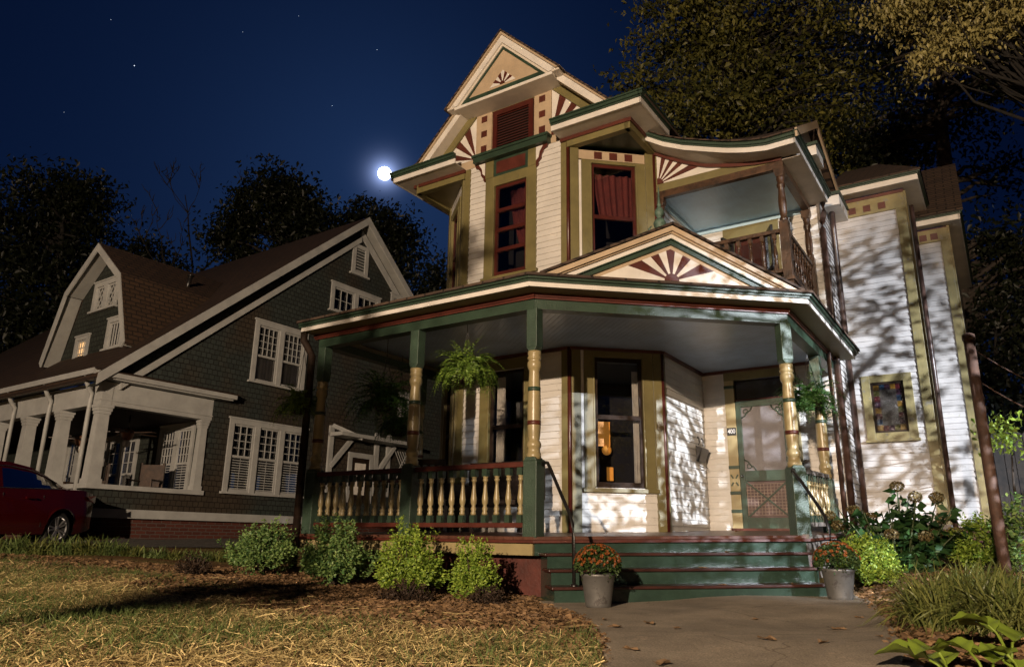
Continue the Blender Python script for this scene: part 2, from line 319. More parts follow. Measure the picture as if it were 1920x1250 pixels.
    def build(s, name, parent=None, bevel=0):
        me = bpy.data.meshes.new(name); me.from_pydata(s.v, [], s.f); me.update()
        for mt in s.mats: me.materials.append(mt)
        me.polygons.foreach_set('material_index', s.m); me.polygons.foreach_set('use_smooth', s.sm)
        o = bpy.data.objects.new(name, me); COL.objects.link(o)
        if parent: o.parent = parent
        if bevel:
            b = o.modifiers.new('bevel', 'BEVEL'); b.width = bevel; b.segments = 2; b.limit_method = 'ANGLE'; b.angle_limit = math.radians(50)
        return o
def tag(o, label=None, cat=None, group=None, kind=None):
    for k, v in (('label', label), ('category', cat), ('group', group), ('kind', kind)):
        if v: o[k] = v
    return o
def empty(name, loc, rz=0, **kw):
    o = bpy.data.objects.new(name, None); COL.objects.link(o); o.location = loc; o.rotation_euler = (0, 0, rz); o.empty_display_size = .2
    return tag(o, **kw)
def dup(o, parent=None, loc=None, rz=None):
    c = o.copy(); COL.objects.link(c)
    if parent: c.parent = parent
    if loc is not None: c.location = loc
    if rz is not None: c.rotation_euler = (0, 0, rz)
    for ch in list(o.children): dup(ch, c)
    return c
def clip(poly, nx, ny, c):
    """keep the part of a 2-D polygon where nx*x + ny*y >= c"""
    o = []
    for i in range(len(poly)):
        a, b = poly[i], poly[(i + 1) % len(poly)]; fa, fb = nx * a[0] + ny * a[1] - c, nx * b[0] + ny * b[1] - c
        if fa >= 0: o.append(a)
        if (fa >= 0) != (fb >= 0):
            t = fa / (fa - fb); o.append((a[0] + (b[0] - a[0]) * t, a[1] + (b[1] - a[1]) * t))
    return o
def fan(mb, F, region, cen, a0, a1, n, d0, d1, ma, mc, hub=.09):
    """sunburst: n rays from cen between angles a0 and a1, clipped to region; alternating paints"""
    for i in range(n):
        p, q = a0 + (a1 - a0) * i / n, a0 + (a1 - a0) * (i + 1) / n
        g = clip(region, -math.sin(p), math.cos(p), -math.sin(p) * cen[0] + math.cos(p) * cen[1])
        if len(g) > 2: g = clip(g, math.sin(q), -math.cos(q), math.sin(q) * cen[0] - math.cos(q) * cen[1])
        if len(g) > 2: mb.ext(F, g, d0, d1 + (.004 if i % 2 else 0), mc if i % 2 else ma)
    hb = [(cen[0] + hub * math.cos(a0 + (a1 - a0) * k / 10), cen[1] + hub * math.sin(a0 + (a1 - a0) * k / 10)) for k in range(11)] + [cen]
    mb.ext(F, hb, d0, d1 + .010, mc)
def leafcloud(name, cen, dirs, L, W, mt, parent=None, fold=.25, droop=0.0, tint=None):
    """n small folded leaves: centre points, pointing directions, lengths, widths"""
    n = len(cen); dirs = dirs / (np.linalg.norm(dirs, axis=1, keepdims=True) + 1e-9)
    rnd = RNG.normal(size=(n, 3)); side = np.cross(dirs, rnd); side /= (np.linalg.norm(side, axis=1, keepdims=True) + 1e-9); up = np.cross(side, dirs)
    L = np.broadcast_to(np.asarray(L, float), (n,))[:, None]; W = np.broadcast_to(np.asarray(W, float), (n,))[:, None]
    b = cen - dirs * L * .5; t = cen + dirs * L * .5 - np.array([0, 0, 1]) * droop * L
    l = cen - dirs * L * .08 + side * W * .5 + up * W * fold; r = cen - dirs * L * .08 - side * W * .5 + up * W * fold
    V = np.stack([b, l, t, r], 1).reshape(-1, 3)
    base = (np.arange(n) * 4)[:, None]; Fc = np.concatenate([base + np.array([[0, 2, 1]]), base + np.array([[0, 3, 2]])], 1).reshape(-1)
    me = bpy.data.meshes.new(name); me.vertices.add(n * 4); me.vertices.foreach_set('co', V.astype(np.float32).ravel())
    me.loops.add(n * 6); me.loops.foreach_set('vertex_index', Fc.astype(np.int32)); me.polygons.add(n * 2)
    me.polygons.foreach_set('loop_start', (np.arange(n * 2) * 3).astype(np.int32)); me.update(calc_edges=True)
    a = me.attributes.new('tint', 'FLOAT', 'POINT'); a.data.foreach_set('value', np.repeat(RNG.random(n) if tint is None else tint, 4).astype(np.float32))
    me.materials.append(mt); o = bpy.data.objects.new(name, me); COL.objects.link(o)
    if parent: o.parent = parent
    return o
def strips(name, P, Wd, mt, parent=None, kind=None):
    """n ribbons, P: (n, k, 3) centre lines, Wd: (n, k) widths"""
    n, k, _ = P.shape; t = np.gradient(P, axis=1); up = np.array([0, 0, 1.0]) + RNG.normal(scale=.35, size=(n, 1, 3)); s = np.cross(t, up); s /= (np.linalg.norm(s, axis=2, keepdims=True) + 1e-9)
    V = np.stack([P - s * Wd[..., None] / 2, P + s * Wd[..., None] / 2], 2).reshape(-1, 3)
    i = (np.arange(n)[:, None] * 2 * k + np.arange(k - 1)[None] * 2).reshape(-1, 1); Fc = (i + np.array([[0, 1, 3, 2]])).reshape(-1); q = n * (k - 1)
    me = bpy.data.meshes.new(name); me.vertices.add(len(V)); me.vertices.foreach_set('co', V.astype(np.float32).ravel()); me.loops.add(q * 4); me.loops.foreach_set('vertex_index', Fc.astype(np.int32))
    me.polygons.add(q); me.polygons.foreach_set('loop_start', (np.arange(q) * 4).astype(np.int32)); me.polygons.foreach_set('use_smooth', np.ones(q, bool)); me.update(calc_edges=True)
    a = me.attributes.new('tint', 'FLOAT', 'POINT'); a.data.foreach_set('value', np.repeat(RNG.random(n), 2 * k).astype(np.float32))
    me.materials.append(mt); o = bpy.data.objects.new(name, me); COL.objects.link(o)
    if parent: o.parent = parent
    return o
# ------------------------------------------------------------------ ground
CP = np.array([(0, 0, -.02), (0, -10, -.05), (-5, 0, 0), (5, 0, .02), (.6, 6.7, 0), (2, 5, 0), (1.5, 3, -.03), (3.2, 7.4, .07), (2.9, 6.9, .05), (0, 7.3, 0), (-.9, 7.4, 0), (-2, 8.3, .05), (-3, 8.8, .10), (-2.9, 9.6, .15),
    (-3.8, 8.5, .15), (-6, 9, .19), (-6.3, 10.5, .27), (-7.2, 12, .40), (-10, 12, .41), (-9, 9.5, .24), (-7.8, 14, .45), (-5, 17, .5), (-3, 20, .55), (-3, 5, .03), (-5, 6, .07), (-8, 6, .10), (4.3, 8.4, .2), (5.4, 8.3, .28), (6.24, 11.37, .6), (7.5, 13, .65),
    (8, 9, .4), (2.8, 4.7, .06), (4.5, 5, .12), (4, 7, .15), (30, 30, .6), (-30, 30, .6), (0, 60, .6), (-25, 0, 0), (25, 0, .1), (1.5, 10, .25), (0, 14, .4), (-6, 3, .02), (-2, 2.5, -.01)])
def terr(x, y):
    x = np.asarray(x, float); y = np.asarray(y, float)
    d2 = (x[..., None] - CP[:, 0]) ** 2 + (y[..., None] - CP[:, 1]) ** 2; w_ = 1 / (d2 + .25) ** 1.7
    return (w_ * CP[:, 2]).sum(-1) / w_.sum(-1) + .012 * np.sin(x * 2.3 + 1.1 * np.sin(y * 1.7)) * np.cos(y * 1.9 + x)
def tz(x, y): return float(terr(x, y))
def grid_mesh(name, X, Y, mt, lift=0.0):
    gx, gy = np.meshgrid(X, Y); z = terr(gx, gy) + lift; V = np.stack([gx, gy, z], -1).reshape(-1, 3); a, b = len(X), len(Y)
    i = (np.arange(b - 1)[:, None] * a + np.arange(a - 1)[None]).reshape(-1, 1); Fc = i + np.array([[0, 1, a + 1, a]])
    me = bpy.data.meshes.new(name); me.from_pydata(V.tolist(), [], Fc.tolist()); me.polygons.foreach_set('use_smooth', [True] * len(Fc)); me.materials.append(mt)
    o = bpy.data.objects.new(name, me); COL.objects.link(o); return o
def ground_mat():
    mt = bpy.data.materials.new('soil_and_mulch'); mt.use_nodes = True; t = mt.node_tree; p = t.nodes['Principled BSDF']; p.inputs['Roughness'].default_value = .9; p.inputs['Specular IOR Level'].default_value = .1
    tc = nd(t, 'ShaderNodeTexCoord')
    def noise(sc, de=6):
        n = nd(t, 'ShaderNodeTexNoise'); n.inputs['Scale'].default_value = sc; n.inputs['Detail'].default_value = de; n.inputs['Roughness'].default_value = .7; t.links.new(tc.outputs['Object'], n.inputs['Vector']); return n
    def ramp(src, a, b, c1, c2):
        r = nd(t, 'ShaderNodeValToRGB'); r.color_ramp.elements[0].position = a; r.color_ramp.elements[1].position = b; r.color_ramp.elements[0].color = (*c1, 1); r.color_ramp.elements[1].color = (*c2, 1); t.links.new(src, r.inputs[0]); return r
    n1 = noise(.9); n2 = noise(28, 4); n3 = noise(3.2)
    soil = ramp(n2.outputs[0], .35, .7, (.06, .034, .015), (.22, .125, .055)); grs = ramp(n2.outputs[0], .35, .7, (.07, .065, .024), (.30, .24, .09))
    mk = ramp(n1.outputs[0], .44, .60, (0, 0, 0), (1, 1, 1)); mx = nd(t, 'ShaderNodeMix', data_type='RGBA'); t.links.new(mk.outputs[0], mx.inputs[0]); t.links.new(soil.outputs[0], mx.inputs[6]); t.links.new(grs.outputs[0], mx.inputs[7])
    t.links.new(mx.outputs[2], p.inputs['Base Color'])
    b = nd(t, 'ShaderNodeBump'); b.inputs['Strength'].default_value = .9; b.inputs['Distance'].default_value = .03; t.links.new(n2.outputs[0], b.inputs['Height']); t.links.new(b.outputs[0], p.inputs['Normal']); return mt
nonu = lambda a, b, c, d, n: np.unique(np.concatenate([np.linspace(a, b, 14), np.linspace(b, c, n), np.linspace(c, d, 14)]))
ground = grid_mesh('ground', nonu(-300, -12, 12, 300, 150), nonu(-300, -2, 20, 400, 140), ground_mat()); tag(ground, kind='structure')
# walk: left and right edge points in plan
WL = [(.25, 7.10), (.40, 6.45), (.52, 5.75), (.57, 5.1), (.54, 4.4), (.48, 3.8), (.40, 3.2), (.28, 2.0), (.1, -1), (0, -9)]
WR = [(3.35, 7.6), (3.15, 6.75), (2.92, 6.2), (2.62, 5.4), (2.32, 4.7), (2.05, 4.1), (1.85, 3.4), (1.7, 2.0), (1.5, -1), (1.4, -9)]
def walk():
    mb = MB(); n = 60; tt = np.linspace(0, 9, n)
    lx = np.interp(tt, range(10), [p[0] for p in WL]); ly = np.interp(tt, range(10), [p[1] for p in WL]); rx = np.interp(tt, range(10), [p[0] for p in WR]); ry = np.interp(tt, range(10), [p[1] for p in WR])
    wob = .022 * np.sin(tt * 9) + .016 * np.sin(tt * 23 + 1); P = []; k = 9
    for i in range(n):
        for j in range(k):
            f = j / (k - 1); x = lx[i] + wob[i] + (rx[i] - lx[i]) * f; y = ly[i] + (ry[i] - ly[i]) * f; P.append((x, y, tz(x, y) + .022))
    fs = [(i * k + j, (i + 1) * k + j, (i + 1) * k + j + 1, i * k + j + 1) for i in range(n - 1) for j in range(k - 1)]
    mb.add(P, fs, CONC, True)
    for side in (0, k - 1):
        Q = [P[i * k + side] for i in range(n)]; Q2 = [(a, b, c - .12) for a, b, c in Q]; mb.add(Q + Q2, [(i, i + 1, n + i + 1, n + i) for i in range(n - 1)], CONC)
    return tag(mb.build('walk'), kind='structure')
walk()
DRIVE = mat('packed_gravel', (.10, .085, .07), .9, .3, 12, .8, 60)
dr = MB(); Xs = [(-7.3 + .573 * k - .819 * j, 11.6 + .819 * k + .573 * j) for k in np.linspace(-14, 5, 20) for j in (-.9, -.1, .7, 1.6)]
dr.add([(x, y, tz(x, y) + .015) for x, y in Xs], [(i * 4 + j, i * 4 + j + 1, i * 4 + j + 5, i * 4 + j + 4) for i in range(19) for j in range(3)], DRIVE, True)
tag(dr.build('driveway'), kind='structure')

# ------------------------------------------------------------------ moon and stars
mo = MB(); mp = np.array(MOON_DIR) * 1500; mo.sphere((0, 0, 0), 1500 * 12.6 / FPX * .93, MOONM, 32, 20); mo = mo.build('moon'); mo.location = mp; tag(mo, 'bright full moon low in the night sky beside the gable', 'moon')
for i, (px, py, r) in enumerate([(252, 123, .75), (623, 198, .45), (707, 93, .42), (208, 37, .35), (455, 60, .3), (120, 210, .3), (560, 30, .3)]):
    s_ = MB(); s_.sphere((0, 0, 0), 1600 * r / FPX, STARM, 8, 6); s_ = s_.build('star'); s_.location = np.array(Vector(ray(px, py)).normalized()) * 1600
    tag(s_, 'brightest star high in the left of the night sky' if i == 0 else 'small faint star in the dark blue night sky', 'star', None if i == 0 else 'faint stars in the night sky')

# ------------------------------------------------------------------ the Victorian house
A0 = math.atan2(-.5546, .8321); ORG = (.251, 7.8, 0)
H = empty('victorian_house', ORG, A0, label='cream and gold painted wooden Victorian house with green wraparound porch, fan-decorated gable and corner steps', cat='house')
Hm = Matrix.Translation(ORG) @ Matrix.Rotation(A0, 4, 'Z')
def hw(u, v, z): return np.array(Hm @ Vector((u, v, z)))
CA = math.radians(41.86)
FP = Fr(0, 0, 0); FC = Fr(0, 0, CA); FR = Fr(2.19, 1.963, math.pi / 2)       # porch facets: front, corner, right side
BV = 2.318; F1 = Fr(0, BV, 0); FB = Fr(-.85, BV, CA); FS = Fr(.17, 3.231, math.pi / 2); FD = Fr(0, 4.95, 0); FE = Fr(2.2, 4.95, math.pi / 2)
FL = Fr(-3.87, 3.231, -CA); FLS = Fr(-3.87, 9.0, -math.pi / 2); WV = 6.3; FW = Fr(0, WV, 0); FWS = Fr(3.35, WV, math.pi / 2); FW2 = Fr(0, 7.5, 0); FW2S = Fr(3.87, 7.5, math.pi / 2)
BW = 1.369     # width of the corner bay face
deckz = lambda u, v: .592 + .030 * v
def curtain(mb, F, a0, a1, z0, z1, d, mt, pull=0.0, am=1.0):
    """hanging cloth with folds; pull > 0 sweeps its foot sideways"""
    n = 44; P = []
    for z, k in ((z1, 0), ((z0 + z1) / 2, .45), (z0, 1)):
        for i in range(n):
            f = i / (n - 1); a = a0 + (a1 - a0) * f; a += pull * k * (1 - f); P.append(F.p(a, d + am * (.018 * math.sin(f * 38 + k) + .012 * math.sin(f * 17 + 2 * k)), z))
    mb.add(P, [(j * n + i, j * n + i + 1, (j + 1) * n + i + 1, (j + 1) * n + i) for j in range(2) for i in range(n - 1)], mt, True)
def window(F, a0, a1, z0, z1, parent, casing=.13, cm=GOLD, sm=DKRED, split=(.5,), cur=None, room=.9, sill=True, top=None, d=.0):
    """double-hung window: casing with sill, sash bars, pane, optional curtain, near-black shell behind"""
    mb = MB(); top = top if top is not None else casing
    mb.box(F, a0 - casing, a0, d - .02, d + .036, z0 - .02, z1 + top, cm).box(F, a1, a1 + casing, d - .02, d + .036, z0 - .02, z1 + top, cm)
    mb.box(F, a0, a1, d - .02, d + .033, z1, z1 + top, cm)
    for q in (a0, a1): mb.box(F, q - .012, q + .012, d - .02, d + .046, z0, z1, cm)
    if sill: mb.box(F, a0 - casing - .03, a1 + casing + .03, d - .02, d + .075, z0 - .075, z0 - .02, cm)
    wo = mb.build('window', parent, .004)
    s = MB(); b = .048
    s.box(F, a0 + .012, a0 + .012 + b, -.05, -.006, z0, z1, sm).box(F, a1 - .012 - b, a1 - .012, -.05, -.006, z0, z1, sm).box(F, a0 + .06, a1 - .06, -.05, -.008, z1 - b, z1, sm).box(F, a0 + .06, a1 - .06, -.05, -.008, z0 - .02, z0 + b + .02, sm)
    for k, f in enumerate(split):
        zz = z0 + (z1 - z0) * f; s.box(F, a0 + .06, a1 - .06, -.056, -.002, zz - .03, zz + .03, sm)
    s.build('sash', wo)
    g = MB(); g.box(F, a0 + .02, a1 - .02, -.032, -.026, z0, z1, GLASS); g.build('pane', wo)
    if cur:
        c = MB(); cur(c); c.build('curtain', wo)
    r = MB(); R0, R1 = a0 - .25, a1 + .25
    r.quad(F.p(R0, -room, z0 - .3), F.p(R1, -room, z0 - .3), F.p(R1, -room, z1 + .2), F.p(R0, -room, z1 + .2), DARKIN)
    for q in (R0, R1): r.quad(F.p(q, -room, z0 - .3), F.p(q, -.06, z0 - .3), F.p(q, -.06, z1 + .2), F.p(q, -room, z1 + .2), DARKIN)
    for zz in (z0 - .3, z1 + .2): r.quad(F.p(R0, -room, zz), F.p(R1, -room, zz), F.p(R1, -.06, zz), F.p(R0, -.06, zz), DARKIN)
    r.build('room_shell', wo)
    return wo

# --- foundation, skirt, deck
mb = MB(); mb.box(Fr(0, .12, 0), -3.45, .10, -.1, .0, -.3, .42, BRICK); mb.box(Fr(.1, .12, CA), 0, 2.9, -.1, 0, -.3, .40, BRICK); mb.box(Fr(2.18, 2.1, math.pi / 2), 0, 2.85, -.1, 0, -.3, .48, GREYW)
mb.box(Fr(-3.40, 4.9, -math.pi / 2), 0, 4.8, -.1, 0, -.3, .45, BRICK); mb.build('foundation', H)
mb = MB(); mb.box(FP, -3.47, .025, .02, .055, .405, .553, CGOLD); mb.build('skirt_board', H)
mb = MB(); mb.box(FR, -.05, 2.9, .02, .055, .33, .60, GREYW); mb.box(FR, -.08, 2.93, .02, .10, .615, .66, GREYW); mb.build('side_skirt_board', H)
DP = [(-3.50, -.085), (.052, -.085), (2.285, 1.905), (2.285, 4.93), (-3.50, 4.93)]
mb = MB(); mb.flat(DP, lambda u, v: deckz(u, v) - .035, deckz, DECKB); mb.build('porch_deck', H, .006)
mb = MB(); mb.flat([(-3.52, -.10), (.058, -.10), (2.30, 1.90), (2.30, 4.9), (2.24, 4.9), (2.24, 1.93), (.035, -.04), (-3.52, -.04)], lambda u, v: deckz(u, v) - .062, lambda u, v: deckz(u, v) - .036, MAROON); mb.build('deck_edge', H)
# --- steps
def tilted(mb, a0, a1, d0, d1, z0l, z1l, rise, mt):
    P = [FC.p(a, d, z + (rise if a == a1 else 0)) for z in (z0l, z1l) for d in (d0, d1) for a in (a0, a1)]
    mb.add(P, [(0, 1, 3, 2), (4, 6, 7, 5), (0, 4, 5, 1), (2, 3, 7, 6), (0, 2, 6, 4), (1, 5, 7, 3)], mt)
mb = MB(); tilted(mb, .0, 2.95, -.02, .075, .405, .535, .045, STEPG); mb.build('top_riser', H)
for z, dd, a0, a1 in ((.418, .10, .075, 2.80), (.280, .37, .06, 2.74), (.140, .64, .035, 2.68)):
    mb = MB(); tilted(mb, a0 - .03, a1 + .03, dd - .05, dd + .295, z - .012, z + .016, .045, TREADM); mb.build('step_tread', H, .01)
    mb = MB(); tilted(mb, a0, a1, dd + .20, dd + .262, z - .16 if z > .2 else -.12, z - .013, .045, STEPG)
    for q in (a0 + .005, a1 - .02): mb.box(FC, q, q + .02, dd - .1, dd + .2, -.1, z - .014, STEPG)
    mb.build('step_riser', H)

# --- posts
def post(name, at_uv, ang, zb, ztop=3.03, sq=.165):
    u, v = at_uv; F = Fr(u, v, ang); e = H if name is None else None
    mb = MB(); h = sq / 2
    mb.box(F, -h, h, -h, h, zb - .01, 1.355, PGREEN)
    mb.ext(F, [(-h, 1.355), (h, 1.355), (h - .03, 1.395), (-h + .03, 1.395)], -h, h, PGREEN); po = mb.build('porch_post', H, .006)
    t = MB(); pr = [(1.375, .078), (1.43, .078), (1.44, .068), (1.49, .066), (1.50, .076), (1.53, .078), (1.555, .070), (1.575, .058), (1.62, .066), (1.72, .072), (1.90, .073), (2.15, .066), (2.31, .057), (2.335, .060), (2.35, .070), (2.38, .078), (2.42, .076), (2.445, .062), (2.455, .075), (2.475, .078), (2.495, .066), (2.505, .074), (2.545, .074)]
    t.lathe((u, v), pr, CGOLD, 20); t.build('turned_column', po)
    for z, r, mm in ((2.10, .069, GREEN), (1.735, .0745, MAROON)):
        b = MB(); b.lathe((u, v), [(z, r), (z + .045, r)], mm, 20); b.build('painted_band', po)
    k = MB(); g = .066; k.box(F, -g, g, -g, g, 2.59, ztop, PGREEN); k.ext(F, [(-g + .03, 2.545), (g - .03, 2.545), (g, 2.59), (-g, 2.59)], -g, g, PGREEN); k.build('upper_block', po, .005)
    return po
P1 = (2.19, 1.963); PE = (2.175, 3.72)
post('a', (0, 0), 0, .59); post('a', P1, CA, .645); post('a', (-1.695, 0), 0, .59); post('a', (-3.335, 0), 0, .59); post('a', PE, 0, .68); post('a', (-3.335, 2.0), 0, .64)
# --- beam, trims, ceiling
mb = MB()
for F, a0, a1 in ((FP, -3.40, .03), (FC, -.02, 2.97), (FR, -.03, 2.96)): mb.box(F, a0, a1, -.07, .07, 3.017, 3.125, GREEN)
mb.box(Fr(-3.335, 4.9, -math.pi / 2), 0, 4.85, -.07, .066, 3.02, 3.125, GREEN)
mb.build('porch_beam', H)
mb = MB()
for F, a0, a1 in ((FP, -3.46, .05), (FC, -.03, 2.98), (FR, -.05, 2.96)): mb.box(F, a0, a1, -.02, .095, 3.128, 3.150, MAROON); mb.box(F, a0 - .01, a1 + .01, -.02, .112, 3.152, 3.188, MAROON)
mb.build('beam_moulding', H)
# eaves of the porch: plan polygon outside corners
def off(d): # outline of the porch offset outwards by d, from the left end to the right end
    t1 = d * math.tan(CA / 2); c, s_ = math.cos(CA), math.sin(CA); t2 = d * math.tan((math.pi / 2 - CA) / 2)
    pB = (t1, -d); L_ = 2.94 + t2; pC = (c * L_ + s_ * d, s_ * L_ - c * d); return [(-3.42 - d * .15, -d), pB, pC, (pC[0], 4.9)]
inn = [(-3.9, 2.5), (-.85, 2.318), (.17, 3.231), (.17, 4.95)]
def eave_band(mb, d0, d1, z0, z1, mt):
    o, i = off(d1), off(d0)
    for k in range(3): mb.flat([o[k], o[k + 1], i[k + 1], i[k]], z0, z1, mt)
mb = MB(); eave_band(mb, .02, .315, 3.19, 3.197, OLIVE_S); mb.build('porch_soffit', H)
mb = MB(); eave_band(mb, .318, .335, 3.186, 3.236, TRIMW); mb.build('porch_fascia', H)
mb = MB(); eave_band(mb, .30, .358, 3.238, 3.262, GREEN); eave_band(mb, .30, .385, 3.264, 3.300, GREEN); eave_band(mb, .30, .395, 3.302, 3.318, GREEN); mb.build('porch_gutter_moulding', H)
# left end of the porch roof turns back along the side
mb = MB(); lx = off(.335)[0][0]
mb.box(Fr(lx, 5.0, -math.pi / 2), 0, 5.30, -.015, .0, 3.186, 3.236, TRIMW); mb.box(Fr(lx, 5.0, -math.pi / 2), 0, 5.34, -.02, .045, 3.238, 3.318, GREEN); mb.flat([(lx + .02, -.28), (-3.30, -.02), (-3.30, 5.0), (lx + .02, 5.0)], 3.19, 3.197, OLIVE_S); mb.build('side_eave', H)
mb = MB(); mb.flat([(-3.40, -.04), (0, -.04), (2.17, 1.97), (2.17, 4.94), (-3.40, 4.94)], 3.235, 3.243, CEIL); mb.build('porch_ceiling', H)
# roof of the porch
mb = MB(); o = off(.405); ZR = 3.322; UB, UC, UD, UA = (-.85, 2.30, 3.98), (.10, 3.16, 3.98), (.15, 4.95, 3.98), (-3.3, 2.30, 3.98)
E_ = [(p[0], p[1], ZR) for p in o]
mb.slab(E_[0], E_[1], UB, UA, .035, ROOF); mb.slab(E_[1], E_[2], UC, UB, .035, ROOF); mb.slab(E_[2], E_[3], UD, UC, .035, ROOF); mb.slab((E_[0][0] - .02, -.405, ZR), UA, (UA[0], 5, 3.98), (E_[0][0] - .02, 5, ZR), .035, ROOF)
mb.build('porch_roof', H)

# --- pediment over the steps
cx, hw_, zb, ap = 1.505, 1.475, 3.325, 4.005
def tri(mb, F, c, half, zb, za, lo, hi, d0, d1, mt):
    """chevron band between lines dropped lo..hi below the gable line, cut off level at zb"""
    sl = (za - zb) / half
    for sg in (-1, 1):
        q = [(c, za - lo), (c + sg * half * 1.3, za - lo - sl * half * 1.3), (c + sg * half * 1.3, za - hi - sl * half * 1.3), (c, za - hi)]
        g = clip(q, 0, 1, zb)
        if len(g) > 2: mb.ext(F, g, d0, d1, mt)
mb = MB(); tri(mb, FC, cx, hw_, zb, ap, .005, .062, .05, .375, TAN); tri(mb, FC, cx, hw_, zb, ap, .064, .080, .05, .345, TAN); tri(mb, FC, cx, hw_, zb, ap, .082, .135, .05, .315, TRIMW); tri(mb, FC, cx, hw_, zb, ap, .137, .150, .05, .325, GREEN); tri(mb, FC, cx, hw_, zb, ap, .152, .205, .05, .302, GREEN); mb.build('pediment_moulding', H)
mb = MB(); sl = (ap - zb) / hw_; top = ap - .2; hb = (top - zb) / sl
mb.ext(FC, [(cx - hb, zb), (cx + hb, zb), (cx, top)], .05, .275, TAN); pd = mb.build('pediment_panel', H)
mb = MB(); t2 = top - .055; z2 = zb + .045; h2 = (t2 - z2) / sl; fan(mb, FC, [(cx - h2, z2), (cx + h2, z2), (cx, t2)], (cx, z2), 0, math.pi, 11, .2, .279, TRIMW, MAROON, .085); mb.build('sunburst', pd)
mb = MB()
for sg in (-1, 1):
    a, b, c_, d_ = FC.p(cx, .40, ap + .035), FC.p(cx + sg * (hw_ + .05), .40, ap + .035 - sl * (hw_ + .05)), FC.p(cx + sg * (hw_ + .05), -.9, ap + .035 - sl * (hw_ + .05)), FC.p(cx, -2.2, ap + .035)
    mb.slab(a, b, c_, d_, .03, ROOF)
mb.build('pediment_roof', H)
fz = ap + .03; fc = FC.p(cx - .0, -.02, 0)[:2]
mb = MB(); mb.lathe(fc, [(fz - .1, .09), (fz + .03, .075), (fz + .06, .045), (fz + .10, .05), (fz + .13, .07), (fz + .17, .075), (fz + .21, .055), (fz + .235, .025), (fz + .25, .038), (fz + .285, .055), (fz + .325, .055), (fz + .36, .034), (fz + .38, .018), (fz + .40, .028), (fz + .42, .018), (fz + .66, .003)], COPPER, 14)
for k in range(4): a = k * math.pi / 2 + .6; mb.tube([(fc[0] + r * math.cos(a), fc[1] + r * math.sin(a), fz + z) for r, z in ((.05, .02), (.11, .03), (.13, .09), (.10, .13))], [.012, .02, .016, .005], COPPER, 6)
mb.build('roof_finial', H)

# --- balustrades
def baluster_mesh(h, r, m1, m2):
    mb = MB(); F = Fr(0, 0, 0); q = .031 * r / .036; b = h * .14
    mb.box(F, -q, q, -q, q, 0, b, m2).box(F, -q, q, -q, q, h - b, h, m2)
    f = lambda z: b + (h - 2 * b) * z
    mb.lathe((0, 0), [(f(0), r * .85), (f(.06), r * .92), (f(.10), r * .62), (f(.15), r * .95), (f(.20), r * .7), (f(.24), r * .55), (f(.32), r * .92), (f(.42), r * .98), (f(.55), r * .78), (f(.75), r * .52), (f(.86), r * .5), (f(.88), r * .82), (f(.92), r * .84), (f(.94), r * .62), (f(1), r * .86)], m1, 12)
    return mb
def rail(F, a0, a1, zf, h, n, mtop, m1, m2, r=.036, grow=0.0, th=.055):
    """top rail, bottom rail and n balusters standing on a plane rising with a; zf = deck height at a0"""
    ob = MB(); P = lambda a, d, z: F.p(a, d, z + grow * (a - a0))
    def b(z0, z1, w, name):
        mb = MB(); mb.add([P(a, d, z) for z in (z0, z1) for d in (-w, w) for a in (a0, a1)], [(0, 1, 3, 2), (4, 6, 7, 5), (0, 4, 5, 1), (2, 3, 7, 6), (0, 2, 6, 4), (1, 5, 7, 3)], mtop); return mb.build(name, H, .006)
    b(zf + h - th, zf + h, .042, 'hand_rail'); b(zf + .085, zf + .135, .035, 'bottom_rail')
    src = None; hh = h - th - .135
    for k in range(n):
        a = a0 + (a1 - a0) * (k + .5) / n; x, y, z = P(a, 0, zf + .135)
        if src is None: src = baluster_mesh(hh, r, m1, m2).build('baluster', H); src.location = (x, y, z); src.rotation_euler = (0, 0, math.atan2(F.n, F.c))
        else:
            c = src.copy(); COL.objects.link(c); c.parent = H; c.location = (x, y, z)
rail(FP, -1.61, -.085, .592, .76, 10, MAROON, CGOLD, GREEN); rail(FP, -3.25, -1.78, .592, .76, 11, MAROON, CGOLD, GREEN); rail(FR, .085, 1.67, .65, .73, 11, GREYW, CGOLD, GREEN, grow=.03)
rail(Fr(-3.335, 1.9, -math.pi / 2), .0, 1.82, .645, .75, 11, MAROON, CGOLD, GREEN, grow=-.03)

# --- walls: lower and upper storeys of the front bay
def wall(F, a0, a1, z0, z1, mt, holes=(), name='wall', **k):
    mb = MB(); mb.siding(F, a0, a1, z0, z1, mt, holes, **k); return mb.build(name, H)
LW = (-2.235, -1.585, 1.30, 3.02); UW = (-2.225, -1.58, 4.56, 6.13)
wall(F1, -2.83, -.85, .64, 6.60, WHITE, [LW, UW, (-2.40, -1.42, 4.3, 6.7)])
CWL = (.345, 1.075, 1.27, 3.10); CWU = (.345, 1.075, 4.35, 6.195)
wall(FB, 0, BW, .64, 3.9, WHITE, [CWL])
wall(FS, 0, 1.72, .68, 3.24, WHITE); wall(FS, 0, 1.72, 3.9, 6.0, WHITE)
DOOR = (.70, 1.50, .77, 2.72); wall(FD, .17, 2.2, .70, 3.24, WHITE, [DOOR, (.70, 1.5, 2.7, 3.1)])
BD = (.86, 1.40, 4.05, 5.45); wall(FD, .17, 2.2, 3.95, 5.75, WHITE, [BD])
wall(FE, 0, 1.35, -.1, 6.3, WINGW)
LCW = (.345, 1.0, 1.30, 3.05); wall(FL, 0, BW, .64, 6.60, WHITE, [LCW, (.345, 1.0, 4.5, 6.2)]); wall(FLS, 0, 5.77, .4, 6.6, WHITE)
